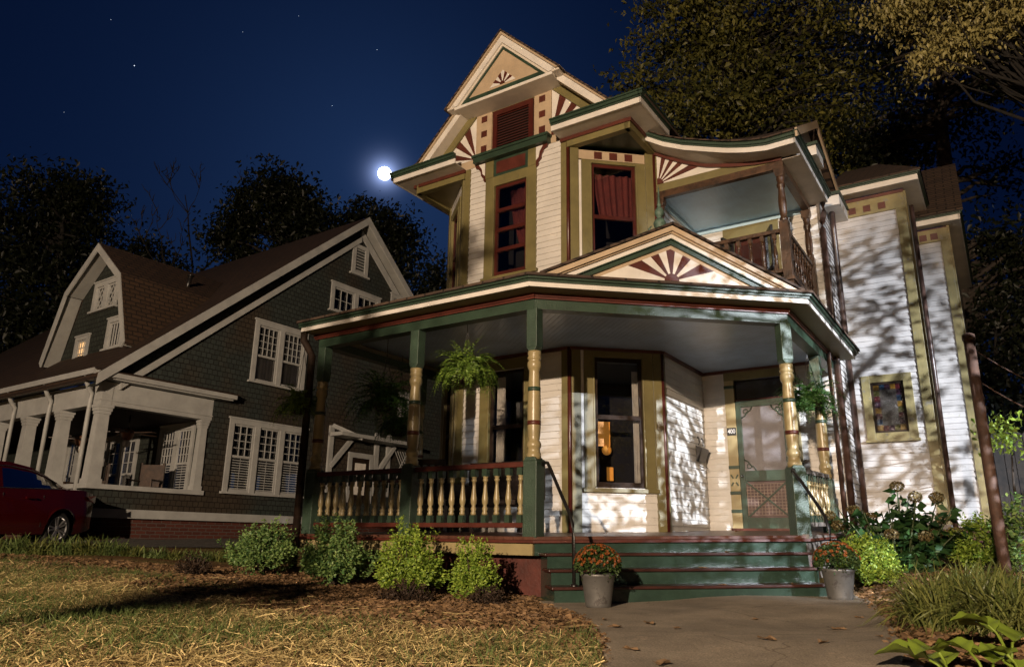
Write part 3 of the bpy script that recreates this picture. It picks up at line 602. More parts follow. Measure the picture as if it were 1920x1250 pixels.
# corner boards of the bay
for z0, z1 in ((.66, 3.23), (3.98, 6.58)):
    for F, q0, q1, d in ((F1, -.965, -.852, .036), (FB, .022, .155, .036), (FB, 1.225, 1.366, .036), (F1, -2.828, -2.72, .036), (FL, 1.24, 1.366, .036), (FS, .0, .05, .034), (FL, .0, .12, .036)):
        mb = MB(); mb.box(F, q0, q1, -.01, d, z0, z1, GOLD); mb.build('corner_board', H, .004)
    for c_, r_ in (((-.848, BV - .012), .030), ((.185, 3.212), .026)):
        mb = MB(); mb.lathe(c_, [(z0, r_), (z1, r_)], DKRED, 10); mb.build('corner_bead', H)
    for q0, q1 in ((.158, .196), (1.185, 1.222)):
        mb = MB(); mb.box(FB, q0, q1, -.01, .030, z0 if z0 > 3 else 1.2, z1 - .35 if z1 > 4 else z1, TRIMW); mb.build('white_strip', H)
# windows
def side_curtain(F, a0, a1, z0, z1, d=-.16): return lambda mb: curtain(mb, F, a0, a1, z0, z1, d, CURTW)
w1 = window(FB, *CWL, H, .145, GOLD, SHADOWW, (.53,), side_curtain(FB, .96, 1.06, 1.3, 2.95), top=.14)
w2 = window(F1, *LW, H, .165, GOLD, SHADOWW, (.5,), side_curtain(F1, -2.19, -2.06, 1.3, 2.95), top=.16)
w3 = window(FB, *CWU, H, .145, GOLD, DKRED, (.52,), lambda mb: curtain(mb, FB, .41, 1.05, 5.32, 6.08, -.12, CURTR, .10), top=.05)
w4 = window(F1, *UW, H, .17, GOLD, DKRED, (.28, .72, .50), lambda mb: (curtain(mb, F1, -2.0, -1.62, 5.35, 6.05, -.12, CURTR, .10), curtain(mb, F1, -1.88, -1.62, 5.0, 5.36, -.12, CURTR, .10)), top=.17)
window(FL, *LCW, H, .13, GOLD, SHADOWW, (.5,), side_curtain(FL, .86, .98, 1.3, 2.95), top=.14); window(FL, .345, 1.0, 4.55, 6.1, H, .13, GOLD, DKRED, (.5,), top=.14)
mb = MB(); mb.box(FB, .61, .80, -.80, -.79, 1.93, 2.30, AMBER); mb.sphere(FB.p(.74, -.78, 1.87), .075, AMBER, 10, 8); mb.box(FB, .74, .84, -.80, -.79, 1.42, 1.62, AMBER); mb.build('amber_glow_inside', w1)  # small emissive amber panels and a ball set behind the pane
mb = MB(); mb.box(F1, -1.93, -1.83, -.80, -.79, 1.95, 2.2, AMBER); mb.build('amber_glow_inside', w2)  # one more emissive amber panel behind this pane
# ceiling trim against the walls
mb = MB()
for F, a0, a1 in ((F1, -2.83, -.85), (FB, 0, BW), (FS, 0, 1.72), (FD, .17, 2.2), (FL, 0, BW)): mb.box(F, a0, a1, .0, .05, 3.19, 3.234, MAROON)
mb.build('wall_cornice', H)
mb = MB(); mb.ext(FB, [(1.30 + .05 * math.cos(k * math.pi / 10), 2.13 + .075 * math.sin(k * math.pi / 10)) for k in range(20)], .03, .048, mat('bronze_plaque', (.09, .06, .02), .4, .2, 20, .5, 60, .4)); mb.build('oval_plaque', H)
# frieze of three maroon squares over the corner window
mb = MB(); mb.box(FB, .16, 1.22, -.005, .022, 6.255, 6.41, TAN); fz_ = mb.build('frieze', H)
for k in range(3): mb = MB(); q = .405 + .245 * k; mb.box(FB, q, q + .125, .0, .028, 6.27, 6.392, MAROON); mb.build('painted_square', fz_)
# cut-away corner: beams on the square line and a small triangular soffit
mb = MB(); mb.box(F1, -.85, .19, -.06, .05, 6.425, 6.575, GOLD); mb.box(Fr(.19, BV, math.pi / 2), -.05, .95, -.06, .03, 6.425, 6.575, GOLD); mb.flat([(-.85, BV + .02), (.17, BV + .02), (.17, 3.22)], 6.47, 6.48, GREEN); mb.build('corner_beam', H)
mb = MB(); mb.box(F1, -3.89, -2.83, -.06, .05, 6.425, 6.575, GOLD); mb.box(Fr(-3.89, 3.3, -math.pi / 2), 0, 1.0, -.06, .03, 6.425, 6.575, GOLD); mb.flat([(-2.85, BV + .02), (-3.85, 3.22), (-3.85, BV + .02)], 6.47, 6.48, OLIVE_S); mb.build('corner_beam', H)
# --- eave returns at both feet of the gable
def eave_return(a0, a1, side):
    sgn = 1 if side > 0 else -1; e = a1 if side > 0 else a0; vend = 3.05 if side > 0 else 8.5; v0 = BV - .35
    mb = MB(); w0 = .19 if side > 0 else -3.89
    # soffit L-shape
    mb.flat([(a0, v0 + .02), (a1, v0 + .02), (a1, BV), (a0, BV)], 6.585, 6.592, SOFFIT); mb.flat([(min(e, w0), BV), (max(e, w0), BV), (max(e, w0), vend), (min(e, w0), vend)], 6.585, 6.592, SOFFIT)
    r = mb.build('eave_return', H)
    mb = MB(); mb.box(Fr(0, v0, 0), a0, a1, -.02, .0, 6.58, 6.665, TRIMW)
    Fs = Fr(e, v0, math.pi / 2) if side > 0 else Fr(e, vend, -math.pi / 2); Ls = vend - v0; mb.box(Fs, 0, Ls, -.02, .002, 6.58, 6.665, TRIMW); mb.build('fascia', r)
    mb = MB()
    for k, (z0, z1, d) in enumerate(((6.667, 6.69, .02), (6.69, 6.735, .045), (6.735, 6.76, .065))):
        mb.box(Fr(0, v0, 0), a0 - .0, a1 + .0, -.02, d, z0 + .001, z1, GREEN); b0, b1 = (-d, Ls) if side > 0 else (0, Ls + d); mb.box(Fs, b0, b1, -.02, d + .001, z0 + .001, z1, GREEN)
    mb.build('crown_moulding', r)
    mb = MB(); mb.box(F1, a0 if side > 0 else a0 + .35, a1 - .33 if side > 0 else a1, .0, .075, 6.525, 6.583, MAROON); Fm = Fr(w0, BV, math.pi / 2) if side > 0 else Fr(w0, vend, -math.pi / 2); mb.box(Fm, -.07 if side > 0 else 0, .9 if side > 0 else vend - BV + .07, .0, .055, 6.525, 6.583, MAROON); mb.build('frieze_moulding', r)
eave_return(-.955, .525, 1); eave_return(-4.19, -2.81, -1)
# --- gable wall with louvre, squares and fans
GC = -1.865
mb = MB(); mb.ext(F1, [(-3.85, 6.60), (.14, 6.60), (.0, 6.78), (GC, 8.64), (-3.74, 6.78)], -.06, .004, TAN); gw = mb.build('gable_wall', H)
mb = MB(); fan(mb, F1, [(-1.135, 6.755), (-.2, 6.755), (-1.135, 7.62)], (-1.15, 6.74), 0, math.pi / 2, 7, .0, .012, TRIMW, MAROON, .07); mb.build('sunburst', gw); mb = MB(); fan(mb, F1, [(-2.635, 6.755), (-2.635, 7.62), (-3.55, 6.755)], (-2.62, 6.74), math.pi / 2, math.pi, 7, .0, .012, TRIMW, MAROON, .07); mb.build('sunburst', gw)
mb = MB()
for a0, a1 in ((-2.62, -2.305), (-1.455, -1.14)): mb.box(F1, a0, a1, .0, .03, 6.745, 7.63, TAN)
mb.box(F1, -2.30, -1.46, .0, .02, 7.53, 7.7, GOLD); mb.build('panel', gw)
for a in (-2.515, -1.365):
    for z in (6.83, 7.11, 7.39): mb = MB(); mb.box(F1, a, a + .115, .02, .036, z, z + .115, MAROON); mb.build('painted_square', gw)
mb = MB(); mb.box(F1, -2.275, -1.475, -.02, .045, 7.43, 7.52, DKRED).box(F1, -2.275, -2.19, -.02, .043, 6.745, 7.43, DKRED).box(F1, -1.56, -1.475, -.02, .043, 6.745, 7.43, DKRED).box(F1, -2.19, -1.56, -.02, .043, 6.745, 6.80, DKRED)
z = 6.80
while z < 7.42: mb.add([F1.p(-2.19, .042, z), F1.p(-1.56, .042, z), F1.p(-1.56, .012, z + .030), F1.p(-2.19, .012, z + .030), F1.p(-2.19, .042, z - .010), F1.p(-1.56, .042, z - .010)], [(0, 1, 2, 3), (4, 5, 1, 0)], DKRED); z += .050
mb.quad(F1.p(-2.19, .008, 6.8), F1.p(-1.56, .008, 6.8), F1.p(-1.56, .008, 7.43), F1.p(-2.19, .008, 7.43), DARKIN)  # near-black sheet stands in for the shade between the slats
mb.build('louvre', gw)
mb = MB(); mb.box(F1, -2.60, -1.16, .0, .13, 6.605, 6.70, GREEN); mb.box(F1, -2.62, -1.14, .0, .155, 6.70, 6.742, GREEN); mb.build('gable_band', H)
mb = MB(); mb.box(F1, -2.235, -1.57, .0, .03, 6.295, 6.60, GREEN); mb.box(F1, -2.185, -1.62, .02, .037, 6.345, 6.56, MAROON); mb.build('window_head_panel', H)
mb = MB(); mb.box(F1, -2.40, -2.24, -.01, .04, 6.30, 6.60, GOLD); mb.build('casing_extension', H); mb = MB(); mb.box(F1, -1.565, -1.41, -.01, .04, 6.30, 6.60, GOLD); mb.build('casing_extension', H)
for a, sg in ((-2.40, -1), (-1.41, 1)):
    mb = MB(); pts = [(a, 6.60), (a + sg * .21, 6.60), (a + sg * .20, 6.55), (a + sg * .14, 6.52), (a + sg * .10, 6.46), (a + sg * .085, 6.38), (a + sg * .045, 6.33), (a + sg * .03, 6.27), (a, 6.25)]
    mb.ext(F1, pts, .0, .045, MAROON); mb.ext(F1, [(a + sg * .004, 6.59), (a + sg * .13, 6.59), (a + sg * .07, 6.50), (a + sg * .05, 6.40), (a + sg * .004, 6.36)], .03, .053, TRIMW); mb.build('scroll_bracket', H)
# rakes, soffit, roof
VR, VH = BV - .24, BV - .42
mb = MB()
prof = [(0, 8.70), (1.86, 6.84), (2.44, 6.70)]
for sg in (-1, 1):
    for k in range(2):
        (d0, z0), (d1, z1) = prof[k], prof[k + 1]
        mb.slab((GC + sg * d0, VR - .05, z0 + .03), (GC + sg * d1, VR - .05, z1 + .03), (GC + sg * d1, 10.5, z1 + .03), (GC + sg * d0, 10.5, z0 + .03), .04, ROOF)
    mb.slab((GC, VH - .05, 8.73), (GC + sg * 1.13, VH - .05, 8.73 - 1.13), (GC + sg * 1.13, VR, 8.73 - 1.13), (GC, VR, 8.73), .04, ROOF)
mb.build('main_roof', H)
mb = MB(); Fh = Fr(0, VH, 0); Fk = Fr(0, VR, 0)
tri(mb, Fk, GC, 1.86, 6.84, 8.70, .0, .055, -.02, .03, TAN); tri(mb, Fk, GC, 1.86, 6.84, 8.70, .058, .20, -.03, .0, TRIMW)
for sg in (-1, 1): # rake soffit sheet
    mb.slab((GC, VR, 8.50), (GC + sg * 1.82, VR, 8.50 - 1.82), (GC + sg * 1.82, BV + .02, 8.50 - 1.82), (GC, BV + .02, 8.50), .01, SOFFIT)
mb.build('gable_rake', H)
mb = MB(); tri(mb, F1, GC, 1.86, 6.84, 8.70, .21, .40, .0, .045, GOLD); mb.build('rake_frieze', H)
# projecting hood at the top of the gable
HB = 7.60
mb = MB(); hz = 8.70; hal = hz - HB
tri(mb, Fh, GC, hal, HB, hz, .0, .055, -.02, .035, TAN); tri(mb, Fh, GC, hal, HB, hz, .057, .20, -.03, .0, TRIMW); tri(mb, Fh, GC, hal, HB, hz, .202, .255, -.08, -.03, SOFFIT); tri(mb, Fh, GC, hal, HB, hz, .258, .31, -.1, -.045, GREEN)
mb.box(Fh, GC - hal + .22, GC + hal - .22, -.1, -.035, HB, HB + .085, GREEN); mb.box(Fh, GC - hal + .14, GC + hal - .14, -.1, -.02, HB - .045, HB - .002, TRIMW); mb.build('hood_moulding', H)
mb = MB(); hp = hz - .25 - HB; mb.ext(Fh, [(GC - hp, HB - .04), (GC + hp, HB - .04), (GC + hp, HB), (GC, hz - .25), (GC - hp, HB)], -.2, -.06, TAN); hd = mb.build('hood_panel', H)
mb = MB(); fan(mb, Fh, [(GC - .26, HB + .14), (GC + .26, HB + .14), (GC, HB + .14 + .26)], (GC, HB + .14), 0, math.pi, 9, -.1, -.052, TRIMW, MAROON, .05); mb.build('sunburst', hd)
mb = MB(); mb.flat([(GC - hal + .14, VH + .02), (GC + hal - .14, VH + .02), (GC + hal - .14, BV - .0), (GC - hal + .14, BV - .0)], HB - .055, HB - .046, SOFFIT)
for sg in (-1, 1): mb.box(Fr(GC + sg * (hal - .0), VH, math.pi / 2 * sg), 0 if sg > 0 else -.18, .18 if sg > 0 else 0, -.14, .0, HB - .03, HB + .05, SOFFIT)
mb.build('hood_soffit', H)
# --- porch wall details: door, number, mailbox wall
mb = MB()
for a0, a1 in ((.545, .70), (1.50, 1.655)): mb.box(FD, a0, a1, -.01, .045, .735, 3.06, CGOLD)
mb.box(FD, .545, 1.655, -.01, .052, 3.06, 3.19, GOLD)
for z in (1.275, 1.665, 1.13 - .13, 2.93):
    for a0, a1 in ((.54, .705), (1.495, 1.66)): mb.box(FD, a0, a1, .0, .055, z, z + .05, GREEN)
dc = mb.build('door_casing', H, .004)
mb = MB()
for a0 in (.545, 1.50):
    for sx, sz in ((-1, -1), (-1, 1), (1, -1), (1, 1)):
        c_ = (a0 + .0775, 1.49); mb.bar(FD.p(c_[0] + sx * .02, .047, c_[1] + sz * .03), FD.p(c_[0] + sx * .055, .047, c_[1] + sz * .085), .014, .02, GREEN)
mb.build('cross_ornament', dc)
mb = MB(); mb.box(FD, .70, 1.50, -.12, -.02, 2.725, 3.06, DARKIN); mb.box(FD, .72, 1.48, -.02, -.012, 2.76, 3.03, GLASS); mb.box(FD, .70, 1.50, -.02, .03, 2.70, 2.745, DKRED); mb.build('transom', H)
mb = MB(); a0, a1, z0, z1 = DOOR; s = .085
mb.box(FD, a0 + .005, a0 + s, -.0, .04, z0, z1, GREEN).box(FD, a1 - s, a1 - .005, .0, .04, z0, z1, GREEN).box(FD, a0 + s, a1 - s, .0, .038, z1 - .10, z1, GREEN).box(FD, a0 + s, a1 - s, .0, .038, z0, z0 + .16, GREEN).box(FD, a0 + s, a1 - s, .0, .038, 1.47, 1.63, GREEN); dr_ = mb.build('screen_door', H, .004)
mb = MB(); mb.box(FD, a0 + s, a1 - s, .008, .014, 1.63, z1 - .1, SCREEN); mb.build('screen', dr_)
LATT = mat('door_lattice', (.30, .22, .17), .5, .2, 9)
mb = MB(); mb.box(FD, a0 + s, a1 - s, .006, .012, z0 + .16, 1.47, mat('door_panel', (.10, .055, .05), .5, .15, 8))
for k in range(13): q = a0 + s + .01 + k * (a1 - a0 - 2 * s - .02) / 12; mb.box(FD, q - .004, q + .004, .012, .018, z0 + .2, 1.43, LATT)
for k in range(11): q = z0 + .2 + k * (1.43 - z0 - .2) / 10; mb.box(FD, a0 + s, a1 - s, .012, .0185, q - .004, q + .004, LATT)
mb.build('lattice_panel', dr_)
mb = MB()
mb.bar(FD.p(a0 + s, .03, z0 + .16), FD.p(a1 - s, .03, 1.47), .018, .022, GREEN); mb.bar(FD.p(a0 + s, .034, 1.47), FD.p(a1 - s, .034, z0 + .16), .018, .022, GREEN); mb.build('cross_bars', dr_)
for sx, sz, cx_, cz_ in ((1, -1, a0 + s, z1 - .1), (-1, -1, a1 - s, z1 - .1), (1, 1, a0 + s, 1.63)):
    mb = MB(); mb.tube([FD.p(cx_ + sx * r * math.cos(t_), .024, cz_ + sz * r * math.sin(t_)) for t_, r in ((0, .17), (.4, .15), (.8, .12), (1.2, .15), (1.57, .17))], .009, GREEN, 6); mb.tube([FD.p(cx_ + sx * .07 + .035 * math.cos(t_), .024, cz_ + sz * .07 + .035 * math.sin(t_)) for t_ in np.linspace(0, 6.2, 12)], .007, GREEN, 6); mb.build('corner_scrollwork', dr_)
mb = MB(); mb.sphere(FD.p(a0 + .045, .06, 1.55), .022, CHROME, 10, 8); mb.build('handle', dr_)
mb = MB(); mb.box(FD, .545, 1.66, -.02, .12, deckz(.5, 4.9) - .02, .772, MAROON); mb.build('threshold', H)
# house number plate
def text_mesh(txt, size, mt, parent, M, ext_=.002):
    cu = bpy.data.curves.new('t', 'FONT'); cu.body = txt; cu.size = size; cu.align_x = 'CENTER'; cu.align_y = 'CENTER'; cu.extrude = ext_; ob = bpy.data.objects.new('t', cu); COL.objects.link(ob)
    bpy.context.view_layer.update(); me = bpy.data.meshes.new_from_object(ob.evaluated_get(bpy.context.evaluated_depsgraph_get())); bpy.data.objects.remove(ob)
    me.transform(M); me.materials.clear(); me.materials.append(mt); o_ = bpy.data.objects.new('digits', me); COL.objects.link(o_); o_.parent = parent; return o_
mb = MB(); mb.box(FD, .552, .695, .04, .056, 2.185, 2.305, BLACKP); npl = mb.build('house_number_plate', H)
p_ = FD.p(.624, .060, 2.245); Mx = Matrix.Translation(p_) @ Matrix.Rotation(math.pi / 2, 4, 'X') @ Matrix.Scale(.82, 4, (1, 0, 0)); text_mesh('400', .098, TRIMW, npl, Mx)
# --- handrails of the steps
def hrail(pts, name='step_handrail'):
    mb = MB(); mb.tube([FC.p(*p) for p in pts], .017, IRON, 8)
    mb.lathe(FC.p(pts[-1][0], pts[-1][1], 0)[:2], [(pts[-1][2] - .01, .035), (pts[-1][2] + .02, .03)], IRON, 10); e = FC.p(*pts[0]); mb.sphere(e, .03, IRON, 8, 6); return mb.build(name, H)
hrail([(.085, .02, 1.33), (.10, .16, 1.33), (.105, .22, 1.32), (.115, .28, 1.27), (.17, .62, .96), (.205, .80, .79), (.215, .86, .70), (.218, .88, .58), (.22, .88, .16)])
hrail([(2.86, .10, 1.33), (2.84, .16, 1.30), (2.83, .30, 1.20), (2.81, .62, .93), (2.80, .74, .82), (2.795, .80, .70), (2.79, .82, .55), (2.79, .82, .20)])
# --- balcony over the side of the porch
FBL = Fr(0, 3.231, 0); FBR = Fr(2.06, 3.231, math.pi / 2)
mb = MB(); mb.flat([(.17, 3.17), (2.13, 3.17), (2.13, 4.95), (.17, 4.95)], 3.985, 4.03, DWOOD); mb.build('balcony_floor', H)
mb = MB(); mb.box(FBL, .2, 2.08, -.04, .0, 3.55, 3.98, DWOOD); mb.box(FBL, .2, 2.10, -.02, .03, 3.90, 3.98, DWOOD); mb.box(Fr(2.08, 3.231, math.pi / 2), -.02, 1.7, -.04, .0, 3.45, 3.98, DWOOD); mb.box(Fr(2.08, 3.231, math.pi / 2), -.02, 1.7, -.02, .03, 3.90, 3.98, DWOOD)
for a in (1.2, 1.62, 2.02): mb.box(FBL, a, a + .05, -.01, .02, 3.55, 3.90, DWOOD)
for a in (.0, .5, 1.0, 1.5): mb.box(Fr(2.08, 3.231, math.pi / 2), a, a + .05, -.01, .02, 3.45, 3.90, DWOOD)
mb.build('balcony_skirt', H)
def bpost(u, v):
    mb = MB(); F = Fr(u, v, 0); h = .062; mb.box(F, -h, h, -h, h, 4.03, 4.86, DWOOD)
    mb.lathe((u, v), [(4.86, .05), (4.90, .058), (4.93, .04), (5.0, .052), (5.15, .055), (5.3, .045), (5.36, .04), (5.38, .055), (5.42, .058), (5.45, .042), (5.50, .055), (5.55, .05)], DWOOD, 14)
    mb.ext(F, [(-.045, 5.53), (.045, 5.53), (.07, 5.60), (.07, 5.66), (-.07, 5.66), (-.07, 5.60)], -h, h, DWOOD); mb.build('balcony_post', H, .004)
bpost(2.05, 3.235); bpost(2.05, 4.86); bpost(.255, 3.26)
src_n = len(bpy.data.objects)
rail(FBL, .32, 1.985, 4.03, .72, 10, DWOOD, DWOOD, DWOOD, .030); rail(Fr(2.05, 3.231, math.pi / 2), .07, 1.56, 4.03, .72, 9, DWOOD, DWOOD, DWOOD, .030)
mb = MB(); mb.box(FBL, .19, 2.11, -.05, .035, 5.655, 5.765, DWOOD); mb.box(FBR, -.04, 1.72, -.05, .05, 5.655, 5.765, DWOOD); mb.build('balcony_beam', H)
CW = [(.19, 6.47), (.4, 6.335), (.7, 6.16), (1.0, 6.02), (1.41, 5.905), (1.75, 5.845), (2.10, 5.815)]
cwf = lambda a: float(np.interp(a, [p[0] for p in CW], [p[1] for p in CW]))
ss = np.linspace(.19, 2.10, 24)
mb = MB(); mb.ext(FBL, [(.19, 5.767)] + [(2.10, 5.767)] + [(a, cwf(a) - .0) for a in ss[::-1]], -.04, .012, GOLD); mb.build('curved_spandrel', H)
mb = MB(); reg = [(.235, 5.905), (1.42, 5.888)] + [(a, cwf(a) - .055) for a in np.linspace(1.38, .235, 14)]; fan(mb, FBL, reg, (.235, 5.90), 0, math.pi / 2, 9, .0, .018, TRIMW, MAROON, .10); mb.build('sunburst', H)
mb = MB()
for a, b in zip(ss[:-1], ss[1:]): mb.ext(FBL, [(a, cwf(a) - .05), (b, cwf(b) - .05), (b, cwf(b) + .005), (a, cwf(a) + .005)], .0, .05, MAROON)
mb.build('curved_frieze', H)
CE = [(.20, 6.50), (.5, 6.30), (.8, 6.15), (1.19, 6.0), (1.45, 5.905), (1.72, 5.83), (1.98, 5.783), (2.37, 5.790)]
cef = lambda a: float(np.interp(a, [p[0] for p in CE], [p[1] for p in CE])); es = np.linspace(.20, 2.37, 30); EV = 2.83
FEV = Fr(0, EV, 0); FER = Fr(2.37, EV, math.pi / 2)
mb = MB(); sf = MB(); gm = MB(); rf = MB()
for a, b in zip(es[:-1], es[1:]):
    mb.ext(FEV, [(a, cef(a)), (b, cef(b)), (b, cef(b) + .075), (a, cef(a) + .075)], -.02, .0, TRIMW)
    for z0, z1, d in ((.077, .10, .02), (.102, .142, .042), (.144, .16, .058)): gm.ext(FEV, [(a, cef(a) + z0), (b, cef(b) + z0), (b, cef(b) + z1), (a, cef(a) + z1)], -.02, d, GREEN)
    c_ = lambda q: cwf(min(q, 2.1)) + .01
    sf.quad((a, EV, cef(a) + .008), (b, EV, cef(b) + .008), (b, 3.231, c_(b)), (a, 3.231, c_(a)), SOFFIT)
    rz = lambda q: cef(q) + .165
    rf.slab((a, EV - .08, rz(a)), (b, EV - .08, rz(b)), (b, 4.5, 6.99 + max(0, (.9 - b)) * .25), (a, 4.5, 6.99 + max(0, (.9 - a)) * .25), .02, ROOF)
rf.slab((.2, 4.5, 6.99), (2.42, 4.5, 6.99), (2.42, 6.6, 6.20), (.2, 6.6, 6.20), .03, ROOF)
mb.box(FER, 0, 2.15, -.02, .003, 5.79, 5.865, TRIMW); gm.box(FER, -.02, 2.2, -.02, .02, 5.867, 5.89, GREEN); gm.box(FER, -.042, 2.2, -.02, .044, 5.892, 5.932, GREEN); gm.box(FER, -.058, 2.2, -.02, .06, 5.934, 5.95, GREEN)
sf.flat([(2.06, 3.231), (2.36, 3.231), (2.36, 5.0), (2.06, 5.0)], 5.794, 5.80, SOFFIT)
mb.build('balcony_fascia', H); sf.build('balcony_soffit', H); gm.build('balcony_gutter_moulding', H); rf.build('balcony_roof', H)
mb = MB(); mb.ext(Fr(2.25, 0, math.pi / 2), [(2.95, 5.93), (6.5, 6.1), (6.4, 6.22), (4.5, 6.93)], -.05, .0, WHITE); mb.build('balcony_gable_end', H)
mb = MB(); Fg = Fr(2.42, 0, math.pi / 2)
for (v0, z0), (v1, z1) in (((EV - .05, 5.98), (4.5, 6.985)), ((4.5, 6.985), (6.55, 6.2))): mb.ext(Fg, [(v0, z0 - .13), (v1, z1 - .13), (v1, z1), (v0, z0)], -.03, .0, TAN)
mb.box(Fg, 3.75, 4.25, -.2, .06, 6.02, 6.17, TRIMW); mb.box(Fg, 3.72, 4.28, -.2, .09, 6.175, 6.22, GREEN); mb.box(Fg, 5.5, 6.35, -.2, .05, 5.95, 6.12, TRIMW); mb.box(Fg, 5.45, 6.4, -.2, .08, 6.125, 6.17, GREEN); mb.build('gable_end_rake', H)
mb = MB(); mb.flat([(.18, 3.25), (2.04, 3.25), (2.04, 4.94), (.18, 4.94)], 5.735, 5.742, BCEIL); mb.build('balcony_ceiling', H)
mb = MB(); mb.box(FD, .17, 2.05, .0, .05, 5.66, 5.73, BCEIL0); mb.box(FS, .04, 1.7, .0, .05, 5.66, 5.73, BCEIL0); mb.build('balcony_cornice', H)
# balcony door with open shutters
mb = MB(); a0, a1, z0, z1 = BD
for q0, q1 in ((a0 - .17, a0), (a1, a1 + .20)): mb.box(FD, q0, q1, -.01, .04, 4.03, 5.60, GOLD)
mb.box(FD, a0 - .17, a1 + .20, -.01, .046, 5.45, 5.66, GOLD); bd = mb.build('balcony_door', H)
mb = MB(); mb.box(FD, a0, a1, -.10, -.05, 4.04, 5.45, DKRED); mb.box(FD, a0 + .1, a1 - .1, -.05, -.04, 4.6, 5.35, GLASS); mb.build('door_leaf', bd)
def shutter(F, w_, z0, z1):
    mb = MB(); mb.box(F, 0, .05, -.02, .02, z0, z1, IRON).box(F, w_ - .05, w_, -.02, .02, z0, z1, IRON)
    for z_ in (z0, (z0 + z1) / 2 - .03, z1 - .07): mb.box(F, .05, w_ - .05, -.018, .018, z_, z_ + .07, IRON)
    z_ = z0 + .08
    while z_ < z1 - .08: mb.add([F.p(.05, .014, z_), F.p(w_ - .05, .014, z_), F.p(w_ - .05, -.014, z_ + .03), F.p(.05, -.014, z_ + .03)], [(0, 1, 2, 3)], IRON); z_ += .035
    mb.build('shutter', bd)
shutter(Fr(a1 - .02, 4.93, math.radians(-62)), .40, 4.08, 5.44); shutter(Fr(a0 - .10, 4.60, math.radians(75)), .33, 4.08, 5.40)
# --- right wing, two stepped faces
WWIN = (2.50, 2.98, 2.27, 3.08)
wall(FW, 2.2, 3.35, .80, 5.985, WINGW, [(2.39, 3.09, 2.17, 3.18)], d=0); wall(FWS, 0, 1.2, .8, 6.3, WINGW); wall(FW2, 3.35, 3.87, .85, 5.72, WINGW); wall(FW2S, 0, 4, .8, 6.0, WINGW)
mb = MB(); mb.box(FW, 2.2, 3.33, -.3, -.02, -.2, .86, BRICK); mb.box(FW2, 3.33, 3.87, -.3, -.02, -.2, .90, BRICK); mb.box(FW2S, -.02, 4, -.3, -.02, -.2, .9, BRICK); mb.box(FW, 2.2, 3.36, -.01, .05, .80, .87, GREYW); mb.build('wing_foundation', H)
GOLDW = mat('weathered_gold_paint', (.25, .205, .085), .5, .15, 3, .3, 40, blotch=((.20, .18, .13), 8, .58))
mb = MB(); mb.box(FW, 3.21, 3.352, -.01, .036, .86, 5.985, GOLDW); mb.box(FWS, 0, .1, -.01, .034, .86, 6.3, GOLDW); mb.box(FW, 2.2, 3.352, -.01, .038, 5.985, 6.26, GOLDW); mb.box(FW2, 3.745, 3.872, -.01, .036, .90, 5.72, GOLDW); mb.box(FW2S, 0, .1, -.01, .034, .9, 6, GOLDW); mb.box(FW2, 3.35, 3.872, -.01, .038, 5.72, 5.955, GOLDW); wf = mb.build('wing_trim', H, .004)
for F, us, z in ((FW, (2.26, 2.49, 2.72, 2.95), 6.035), (FW2, (3.43, 3.60), 5.76)):
    for a in us: mb = MB(); mb.box(F, a, a + .115, .03, .046, z, z + .115, MAROON); mb.build('painted_square', wf)
def wing_eave(F, a0, a1, z, oh, roof_back, rise, side_len, hip=True):
    mb = MB(); mb.box(F, a0, a1, -.02, .03, z - .08, z - .025, MAROON); mb.box(F, a0, a1 + oh, .0, oh - .01, z, z + .008, SOFFIT); mb.box(F, a1, a1 + oh, -side_len, .0, z, z + .008, SOFFIT); e = mb.build('wing_eave', H)
    mb = MB(); mb.box(F, a0, a1 + oh, oh - .02, oh, z - .008, z + .085, TRIMW); mb.box(F, a1 + oh - .02, a1 + oh + .002, -side_len, oh - .02, z - .008, z + .085, TRIMW); mb.build('fascia', e)
    mb = MB()
    for z0, z1, d in ((.087, .11, .02), (.112, .15, .045)): mb.box(F, a0, a1 + oh + d, oh - .02, oh + d, z + z0, z + z1, GREEN); mb.box(F, a1 + oh - .02, a1 + oh + d, -side_len, oh - .02, z + z0, z + z1, GREEN)
    mb.build('crown_moulding', e)
    if not hip:
        mb = MB(); mb.slab(F.p(a0 - .1, oh + .06, z + .16), F.p(a1 + oh + .06, oh + .06, z + .16), F.p(a1 + oh + .06, -roof_back, z + .16 + rise), F.p(a0 - .1, -roof_back, z + .16 + rise), .04, ROOF); mb.build('wing_roof', H); mb = MB(); mb.ext(Fr(F.o[0] + a1 + oh, F.o[1], math.pi / 2), [(-oh, z + .0), (-oh, z + .13), (roof_back, z + .1 + rise), (roof_back, z + rise - .05)], -.03, .0, TRIMW); mb.build('wing_rake', H); mb = MB(); mb.box(F, a1 + .02, a1 + oh + .02, -.75, -.45, z + .55, z + .70, TRIMW); mb.build('return_box', H); return
    mb = MB(); A = F.p(a0, oh + .06, z + .16); B = F.p(a1 + oh + .06, oh + .06, z + .16); Cc = F.p(a1 - .5, -roof_back, z + .16 + rise); D = F.p(a0, -roof_back, z + .16 + rise); mb.slab(A, B, Cc, D, .03, ROOF); E2 = F.p(a1 + oh + .06, -side_len, z + .16); mb.quad(B, E2, F.p(a1 - .5, -side_len, z + .16 + rise), Cc, ROOF); mb.build('wing_roof', H)
wing_eave(FW, 2.2, 3.35, 6.345, .25, 2.2, 1.45, 2.0); wing_eave(FW2, 3.35, 3.87, 6.0, .22, 2.0, 1.9, 4, False)
